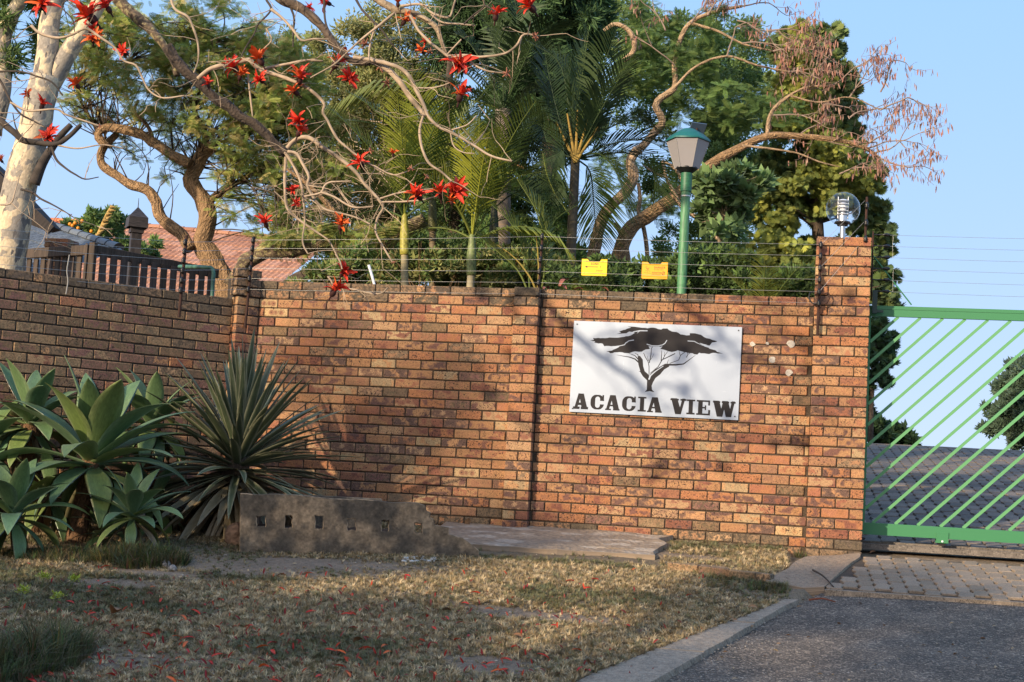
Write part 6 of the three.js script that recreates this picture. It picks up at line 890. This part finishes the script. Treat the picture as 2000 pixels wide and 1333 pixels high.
// ---------- coral tree: grey branches with red flowers hanging in from outside the frame ----------
const redM = [[0.80, 0.065, 0.03], [0.85, 0.18, 0.035], [0.66, 0.04, 0.03]].map((c) => leafy(c, 0.3, { roughness: 0.5 }));
const petalG = swordGeo(0.062, 0.019, 0.9, 0.55, { n: 5, cup: 0.45, thick: 0.05, cols: [white, white], prof: (t) => Math.pow(Math.sin(Math.PI * clamp(t * 0.88 + 0.1, 0, 1)), 0.8) });
petalG.deleteAttribute('color');
const petalH = swordGeo(0.058, 0.017, 0.7, 1.5, { n: 5, cup: 0.5, thick: 0.05, twist: 0.6, cols: [white, white], prof: (t) => Math.pow(Math.sin(Math.PI * clamp(t * 0.88 + 0.1, 0, 1)), 0.8) }); petalH.deleteAttribute('color');
{
  const z = 3.6, o = thing('coral_tree', 'coral tree whose bare grey branches with red flowers hang in front of the wall', 'tree', [-7.2, base(-7.2, 4.4), 4.4]);
  part(o, 'trunk', tube([V(-7.2, -0.9, 4.4), V(-7.25, 0.6, 4.4), V(-7.0, 1.9, 4.3), V(-6.4, 3.2, 4.2), V(-5.2, 4.2, 4.0)], [0.26, 0.2, 0.15, 0.10, 0.07], { step: 0.1, seg: 12, knob: 0.1 }), M.bark, true);
  part(o, 'limb', tube([V(-7.0, 1.9, 4.3), V(-5.6, 3.6, 4.0), V(-4.0, 4.3, 3.9), V(-2.2, 4.4, 3.8), V(-0.6, 4.6, 3.7), V(0.4, 4.4, 3.6)], [0.13, 0.09, 0.05], { step: 0.1, seg: 9, knob: 0.1 }), M.bark, true);
  const LI = [ // [points, w0, w1, material, dz]
    [[[180, -90], [236, 6], [268, 36], [296, 60], [322, 92], [338, 120], [345, 148]], 30, 12, 'lichen', 0], [[[326, 92], [346, 122], [365, 142], [386, 158], [419, 191], [441, 204], [466, 225], [498, 243], [520, 263], [534, 279], [558, 300]], 22, 17, 'barkBlack', 0.03],
    [[[500, -60], [549, -2], [588, 16], [615, 38], [634, 60], [651, 84], [667, 102], [691, 121], [722, 124]], 24, 9, 'barkDark', 0.4], [[[690, 112], [722, 117], [756, 124], [785, 135], [801, 153], [812, 176], [826, 203], [836, 227], [857, 248], [879, 258], [902, 270], [926, 285], [960, 305], [1000, 315]], 9, 4, 'twig', 0.4], [[[722, 118], [745, 128], [767, 145], [783, 163], [799, 188], [817, 210], [830, 226]], 13, 8, 'twig', 0.35],
    [[[700, -40], [736, -2], [753, 8], [774, 20], [801, 24], [826, 35], [844, 46], [855, 60], [862, 80], [868, 98], [872, 110]], 18, 7, 'bark', 0.1], [[[874, 110], [909, 108], [930, 111], [954, 110], [988, 104], [1001, 96], [1011, 86], [1020, 70], [1030, 66], [1044, 70]], 6, 4, 'twig', 0.1], [[[874, 111], [909, 113], [925, 126], [950, 138], [988, 143]], 5, 3, 'twig', 0.12],
    [[[783, 12], [824, 9], [840, 23], [858, 31], [878, 33], [885, 14], [892, -8]], 6, 4, 'twig', 0.2], [[[842, 28], [862, 43], [887, 46], [908, 48], [928, 50]], 5, 3, 'twig', 0.15], [[[906, 47], [925, 29], [946, 10], [930, -20]], 4, 3, 'twigDark', 0.2], [[[946, 10], [968, 22]], 4, 3, 'twigDark', 0.2], [[[801, 30], [817, 59], [840, 83], [858, 97], [876, 111]], 6, 5, 'twig', 0.2], [[[872, 108], [886, 93], [901, 77]], 4, 3, 'twig', 0.15],
    [[[772, 24], [745, 46], [722, 64], [700, 82], [678, 102], [655, 124], [606, 152]], 6, 3, 'twig', 0.5], [[[690, -10], [708, 20], [731, 44], [748, 62], [760, 80], [770, 92]], 5, 3, 'twigDark', 0.5], [[[735, 45], [722, 90], [720, 118]], 5, 4, 'twig', 0.45],
    [[[386, 154], [400, 142], [414, 133], [448, 124], [472, 120], [487, 117], [497, 128], [508, 137]], 10, 9, 'twig', 0.1], [[[508, 137], [531, 131], [565, 124], [599, 118], [630, 119]], 7, 4, 'twig', 0.12], [[[508, 137], [538, 146], [566, 156], [599, 171], [626, 194], [633, 205], [630, 219], [639, 235], [649, 255], [660, 273], [682, 292], [704, 309], [727, 324], [749, 335], [771, 342], [790, 337]], 8, 3, 'twig', 0.15], [[[484, 146], [488, 185], [493, 228]], 4, 3, 'twig', 0.1],
    [[[556, 296], [575, 274], [590, 268], [607, 271], [622, 282], [638, 293], [660, 308], [680, 323], [698, 341], [711, 359], [727, 376], [744, 397], [749, 406], [738, 424], [733, 451], [744, 475], [755, 494], [766, 512]], 10, 3, 'twig', 0], [[[742, 388], [776, 378], [803, 373], [846, 369]], 4, 3, 'twig', 0.05], [[[746, 395], [790, 394], [830, 390], [852, 384]], 4, 3, 'twig', 0.05],
    [[[556, 298], [576, 330], [587, 357], [592, 389], [595, 430], [591, 475], [601, 496]], 6, 3, 'twig', 0.1], [[[562, 296], [578, 300], [592, 322], [603, 346], [600, 362], [614, 389], [633, 408], [660, 416], [692, 424], [722, 438]], 7, 3, 'twig', 0.15], [[[594, 384], [627, 376], [634, 362], [645, 356], [662, 355], [686, 354]], 5, 3, 'twig', 0.2], [[[627, 376], [648, 383], [662, 390], [672, 397], [690, 405], [728, 404]], 5, 3, 'twig', 0.2], [[[558, 300], [556, 360], [562, 410], [587, 432], [614, 451], [641, 470], [656, 496]], 7, 3, 'twig', -0.1],
    [[[828, 222], [820, 250], [821, 275], [826, 295], [838, 319], [862, 336], [882, 354]], 6, 4, 'twig', 0.35], [[[882, 254], [900, 249], [914, 243], [931, 226]], 4, 2, 'twig', 0.4], [[[879, 256], [886, 285], [905, 298], [926, 300]], 3, 2, 'twig', 0.4], [[[812, 172], [840, 172], [862, 168], [878, 162]], 4, 2, 'twig', 0.4],
    [[[505, -30], [520, 0], [529, 18], [502, 50], [498, 62], [480, 92], [470, 112]], 5, 3, 'twigDark', 0.6], [[[529, 18], [554, 38], [574, 61], [589, 79], [612, 76], [642, 77]], 6, 3, 'twig', 0.6], [[[568, 16], [574, 33], [573, 60], [572, 92]], 5, 3, 'twigDark', 0.4], [[[632, -10], [636, 45], [646, 70]], 5, 4, 'twigDark', 0.4], [[[330, -30], [340, 16], [367, 34], [378, 58], [385, 80], [387, 98], [386, 120], [378, 142]], 6, 3, 'twig', 0.3], [[[520, 56], [530, 78], [515, 95]], 4, 2, 'twig', 0.4],
    [[[-30, 205], [0, 236], [22, 254], [45, 274], [74, 279], [112, 281], [136, 265], [157, 244]], 16, 8, 'twigDark', 0.8], [[[-20, 130], [0, 158], [22, 200], [40, 223], [68, 238], [90, 250]], 6, 3, 'twigDark', 0.9], [[[20, 200], [52, 216], [112, 214], [126, 223], [158, 234], [192, 246]], 5, 3, 'twig', 0.9], [[[-10, 140], [40, 140], [74, 150], [100, 160], [122, 186]], 4, 3, 'twigDark', 0.9], [[[60, 50], [74, 63], [112, 74], [140, 68], [166, 56], [191, 70], [226, 96], [241, 119], [265, 128], [278, 153], [290, 176], [315, 191], [360, 187]], 6, 3, 'twig', 0.7], [[[180, -20], [120, 10], [142, 40], [145, 62]], 4, 2, 'twigDark', 0.7], [[[100, 281], [150, 290], [200, 283], [240, 290]], 4, 2, 'twig', 0.8], [[[98, 278], [108, 310], [124, 326], [145, 340], [165, 350], [192, 346]], 6, 2, 'twigDark', 0.8], [[[40, 370], [62, 376], [78, 388], [98, 398], [120, 410], [136, 420]], 5, 2, 'twigDark', 0.8], [[[0, 400], [20, 398], [30, 370], [38, 340]], 4, 2, 'twig', 0.9], [[[20, 395], [40, 414]], 3, 2, 'twig', 0.9], [[[44, 274], [30, 248], [24, 220]], 4, 2, 'twigDark', 0.85],
    [[[668, 562], [700, 568], [722, 573], [745, 573], [757, 562]], 4, 3, 'twig', -0.6], [[[655, 496], [664, 512], [668, 526]], 4, 3, 'twig', -0.1], [[[640, 540], [648, 552], [650, 566]], 4, 3, 'twig', -0.4],
  ];
  const from = []; LI.forEach(([l, a, c, m, d], i) => { part(o, a > 12 ? 'limb' : 'branch', limb(l, z + d, a, c, { seg: a > 12 ? 10 : 6, knob: a > 12 ? 0.2 : 0.16, step: 0.022, s: i }), M[m], true); if (a < 14) from.push(...pxs(l, z + d)); });
  const tw = []; for (let i = 0; i < 170; i++) { const p = pick(from); shoots(tw, p, V(rr(-1, 1), rr(-0.7, 0.6), rr(-0.5, 0.5)), rr(0.10, 0.22), 0.0035, 1, { bend: 0.5, fork: [1, 2] }); } part(o, 'twigs', tw, M.twig, true);
  const FL = [[83, 5, 44], [180, 26, 62], [212, 12, 38, 1], [176, 56, 26], [182, 72, 38, 1], [245, 98, 32], [151, 163, 30, 1], [54, 183, 22, 1], [81, 203, 32], [97, 264, 40], [509, 112, 44, 2], [459, 128, 38], [468, 146, 30, 1], [407, 163, 26], [511, 153, 30], [585, 150, 42], [578, 175, 34, 1], [588, 232, 36], [583, 254, 36], [655, 117, 50], [678, 149, 32], [601, 13, 20], [642, 2, 28], [830, 80, 20], [826, 98, 24, 1], [891, 120, 50], [898, 182, 46], [968, 27, 38], [1040, 9, 46], [788, 38, 32, 1], [777, 4, 26, 1], [706, 316, 36], [572, 370, 24], [576, 397, 20], [665, 438, 36, 1], [768, 300, 18, 1], [819, 378, 40], [860, 374, 42], [883, 368, 50], [668, 529, 36], [650, 565, 42], [519, 433, 34], [576, 395, 16], [3, 312, 18, 1], [882, 392, 24, 1]];
  const big = FL.map((f, i) => [f[2], i]).sort((p, q) => q[0] - p[0]).slice(0, 14).map((q) => q[1]);
  const calyx = new THREE.SphereGeometry(0.013, 8, 6), cm = std({ color: 0x3a1712, roughness: 0.8 });
  FL.forEach(([x, y, s, tone = 0], i) => {
    const p = at(x, y + s * 0.18, z + (y > 500 ? -0.4 : x > 700 ? 0.15 : 0.2)), k = s * mpp(p) / 0.082, dir = V(rr(-0.7, 0.7), rr(0.2, 1), rr(0.2, 0.9)).normalize(), q0 = new THREE.Quaternion().setFromUnitVectors(V(0, 1, 0), dir);
    const f = part(o, 'flower', [calyx.clone().scale(1, 1.4, 1), cyl(0.003, 0.004, 0.028, 6, 0, -0.036)], cm); f.position.copy(p).sub(o.position); f.quaternion.copy(q0); f.scale.setScalar(k); const rest = [], np = 14 + Math.floor(rnd() * 9), t0 = rr(-0.9, -0.3), t1 = rr(0.2, 1.0);
    for (let j = 0; j < np; j++) { const yaw = j * 2.4 + rr(-0.2, 0.2), tilt = lerp(t0, t1, j / np) + rr(-0.3, 0.3), sc = rr(0.6, 1.2); const m = new THREE.Matrix4().compose(V(0, 0.004, 0), new THREE.Quaternion().setFromEuler(new THREE.Euler(tilt, yaw, 0, 'YXZ')), V(sc, sc, sc)); if (big.includes(i)) { const t = part(f, 'petal', j % 3 ? petalG : petalH, tone === 2 ? redM[1] : tone === 1 ? redM[2] : redM[j % 5 ? 0 : 1]); t.applyMatrix4(m); } else rest.push((j % 3 ? petalG : petalH).clone().applyMatrix4(m)); }
    if (rest.length) part(f, 'petals', rest, redM[tone]);
  });
  const bud = new THREE.SphereGeometry(0.012, 7, 5).scale(1, 1.3, 1); for (const [x, y, s] of [[1046, 70, 12], [990, 143, 14], [713, 86, 14], [742, 130, 14], [756, 161, 14], [840, 100, 10], [722, 295, 9], [833, 345, 9], [803, 330, 9], [768, 512, 6], [192, 246, 6], [137, 421, 5]]) { const g = []; const r = mpp(at(x, y, z)) * s; for (let k = 0; k < 12; k++) { const d = V(rr(-1, 1), rr(-1, 1), rr(-1, 1)).normalize(); g.push(tube([V(0, 0, 0), d.clone().multiplyScalar(r * rr(0.6, 1))], [r * 0.13, r * 0.09], { step: 0.01, seg: 4 })); } const q = part(o, 'bud_cluster', g, std({ color: 0x94604a, roughness: 0.9 })); q.position.copy(at(x, y, z + 0.12)).sub(o.position); }
}
// fallen petals and leaves
{
  const pos = () => { for (;;) { const px = -30 + Math.pow(rnd(), 0.85) * 1500, py = rr(1108, 1345); const p = onGround(px, py); if (p.x < kerbX(p.z) - 0.1 && rnd() < clamp(1.25 - px / 1250, 0.05, 1) * clamp((py - 1080) / 120, 0.25, 1)) return p; } };
  const first = single('fallen_petal', petalG, redM[0], 'red flower petal fallen on the dry grass of the verge', 'petal', 'red petals scattered over the verge');
  for (let i = 0; i < 130; i++) { const t = i ? first.clone() : first; if (i) { t.name = numbered('fallen_petal'); scene.add(t); } const p = pos(); t.material = redM[i % 4 === 3 ? 1 : i % 3 ? 0 : 2]; t.position.set(p.x, ground(p.x, p.z) + 0.016, p.z); t.rotation.set(rr(0.45, 0.85), rr(0, 6.3), rr(-0.5, 0.5), 'YXZ'); t.scale.setScalar(rr(0.75, 1.25)); }
  const l = []; for (let i = 0; i < 700; i++) { const p = pos(); l.push({ p: V(p.x, ground(p.x, p.z) + 0.012, p.z), e: [rr(0.3, 0.9), rr(0, 6.3), rr(-0.3, 0.3)], s: rr(0.3, 0.7), c: pick([[0.4, 0.03, 0.02], [0.3, 0.03, 0.035], [0.55, 0.07, 0.03], [0.28, 0.06, 0.05]]) }); } const s = scatter(scene, 'petal_litter', petalG, leafMatDull, l, false); s.userData.label = 'small scattered bits of red and wilted petals';
  const lg = (() => { const g = swordGeo(0.11, 0.06, 0.25, 0.9, { n: 7, cup: 0.3, thick: 0.01, cols: [white, white], prof: (t) => Math.pow(Math.sin(Math.PI * clamp(t * 0.94 + 0.04, 0, 1)), 0.7) }); g.deleteAttribute('color'); return g; })(), lm = [[0.30, 0.14, 0.06], [0.22, 0.12, 0.06], [0.36, 0.20, 0.10]].map((c) => leafy(c, 0.15));
  const put = (px, py, s, label, group, m = 0, up = 0) => { const o = single('dry_leaf', lg, lm[m], label, 'leaf', group), p = onGround(px, py); o.position.set(p.x, ground(p.x, p.z) + 0.012 + up, p.z); o.rotation.set(rr(-0.6, 0.1), rr(0, 6.3), rr(-0.5, 0.5), 'YXZ'); o.scale.setScalar(s); return o; };
  const wl = put(915, 1034, 1, 'large brown leaf leaning against the foot of the wall above the slab', undefined, 2); wl.position.copy(at(913, 1034, 0.07)); wl.rotation.set(-1.1, 0.5, 0.2, 'YXZ');
  put(218, 1212, 1.3, 'curled orange-brown leaf lying alone on the grass near the grass mound', undefined, 0, 0.02);
  for (const [x, y, s, m] of [[860, 1196, 0.7, 1], [1612, 1134, 0.7, 0], [1150, 1300, 0.7, 1], [1440, 1212, 0.8, 2], [1570, 1172, 0.8, 0], [1835, 1275, 0.8, 2], [1600, 1172, 0.6, 1], [690, 1262, 0.7, 1], [300, 1240, 0.7, 2], [1620, 1240, 0.6, 1], [1700, 1070, 0.6, 0], [540, 1130, 0.6, 2], [1020, 1250, 0.6, 0], [1480, 1190, 0.6, 2]]) put(x, y, s, 'small dry brown leaf lying on the ground', 'dry leaves scattered on verge and road', m);
  const ll = []; for (let i = 0; i < 700; i++) { const x = rr(-3.8, 3.8), z = rr(0.2, 6.2), h = x > kerbX(z) ? base(x, z) - 0.02 : ground(x, z); ll.push({ p: V(x, h + 0.006, z), e: [rr(-0.5, 0.3), rr(0, 6), rr(-0.5, 0.5)], s: rr(0.10, 0.32), c: pick([[0.3, 0.18, 0.09], [0.2, 0.12, 0.07], [0.4, 0.3, 0.18]]) }); } const s2 = scatter(scene, 'leaf_litter', lg, leafMatDull, ll, false); s2.userData.label = 'scattered bits of small dry leaves';
  const cg = swordGeo(0.10, 0.055, 0.9, 1.3, { n: 6, cup: 0.5, thick: 0.02, cols: [white, white] }); cg.deleteAttribute('color'); const cmat = leafy([0.35, 0.13, 0.09], 0.2); [[1062, 562, 1], [1095, 556, 1.3], [1122, 565, 0.8], [1188, 569, 0.7], [1105, 562, 1.0]].forEach(([x, y, s], i) => { const q = single('dry_bract', cg, cmat, 'curled reddish dry leaf lying on the wall top beside the fence post', 'leaf', 'curled dry leaves on top of the wall'); q.position.copy(at(x, y + 4, -0.03)); q.position.y = Math.max(q.position.y, 2.128); q.rotation.set(rr(-0.5, 0.5), rr(0, 6), 0, 'YXZ'); q.scale.setScalar(s); });
}
// ---------- trees and hedge across the road, behind the viewer: their shade falls over verge, road and wall foot ----------
{
  const ball = (x, y, z, r, n, cols, lo = [], ry = 0.8) => { for (let i = 0; i < n; i++) { const v = V(rr(-1, 1), rr(-1, 1), rr(-1, 1)), l = v.length(); if (l > 1) { i--; continue; } v.multiplyScalar(Math.pow(l, 0.5) / Math.max(l, 0.05)); lo.push({ p: V(x + v.x * r, y + v.y * r * ry, z + v.z * r), e: [rr(-1.2, 1.2), rr(0, 6.3), rr(-1, 1)], s: rr(1.6, 2.6), c: pick(cols).map((q) => q * rr(0.8, 1.2)) }); } return lo; };
  const Zs = 14.5, hb = [[-13.5, 1.4], [-11.6, 1.7], [-9.8, 1.55], [-8.0, 1.8], [-6.2, 1.6], [-4.4, 1.3], [-2.8, 0.9]];
  hb.forEach(([x, y], i) => { const o = thing('hedge_bush', 'tall dense bush of the hedge across the road', 'bush', [x, -1, Zs], 0, 'bushes of the hedge across the road'); part(o, 'stem', cyl(0.08, 0.05, 2, 7), M.barkDark); scatter(o, 'foliage', leafBig, leafMat, ball(x, y, Zs + (i % 2) * 0.5, 1.5, 1300, GR.mid, [], 1.25)); });
  [[-10.9, 6.9, 16.2, 0.8, 45], [-9.4, 5.0, 16, 1.0], [-5.5, 4.6, 15.8, 0.7], [-3.2, 4.0, 15.5, 0.9], [-14.6, 4.2, 16, 1.2]].forEach(([x, y, z, r, n = 120]) => { const o = thing('street_tree', 'thin-crowned street tree across the road', 'tree', [x, -1, z], 0, 'street trees across the road'); part(o, 'trunk', tube([V(x, -1, z), V(x + 0.1, 1.5, z), V(x, 3.4, z), V(x, y, z)], [0.14, 0.10, 0.06], { step: 0.2 }), M.bark, true); const t = []; for (let k = 0; k < 8; k++) t.push(tube([V(x, 3 + rr(0, 1), z), V(x + rr(-0.7, 0.7) * r, y + rr(-0.6, 0.4), z + rr(-1, 1)), V(x + rr(-1, 1) * r, y + rr(-0.5, 0.9), z + rr(-1.2, 1.2))], [0.02, 0.007], { step: 0.2, seg: 5 })); part(o, 'branches', t, M.bark, true); scatter(o, 'foliage', leafBig, leafMat, ball(x, y, z, r, n, GR.mid)); });
}

renderer.render(scene, camera);
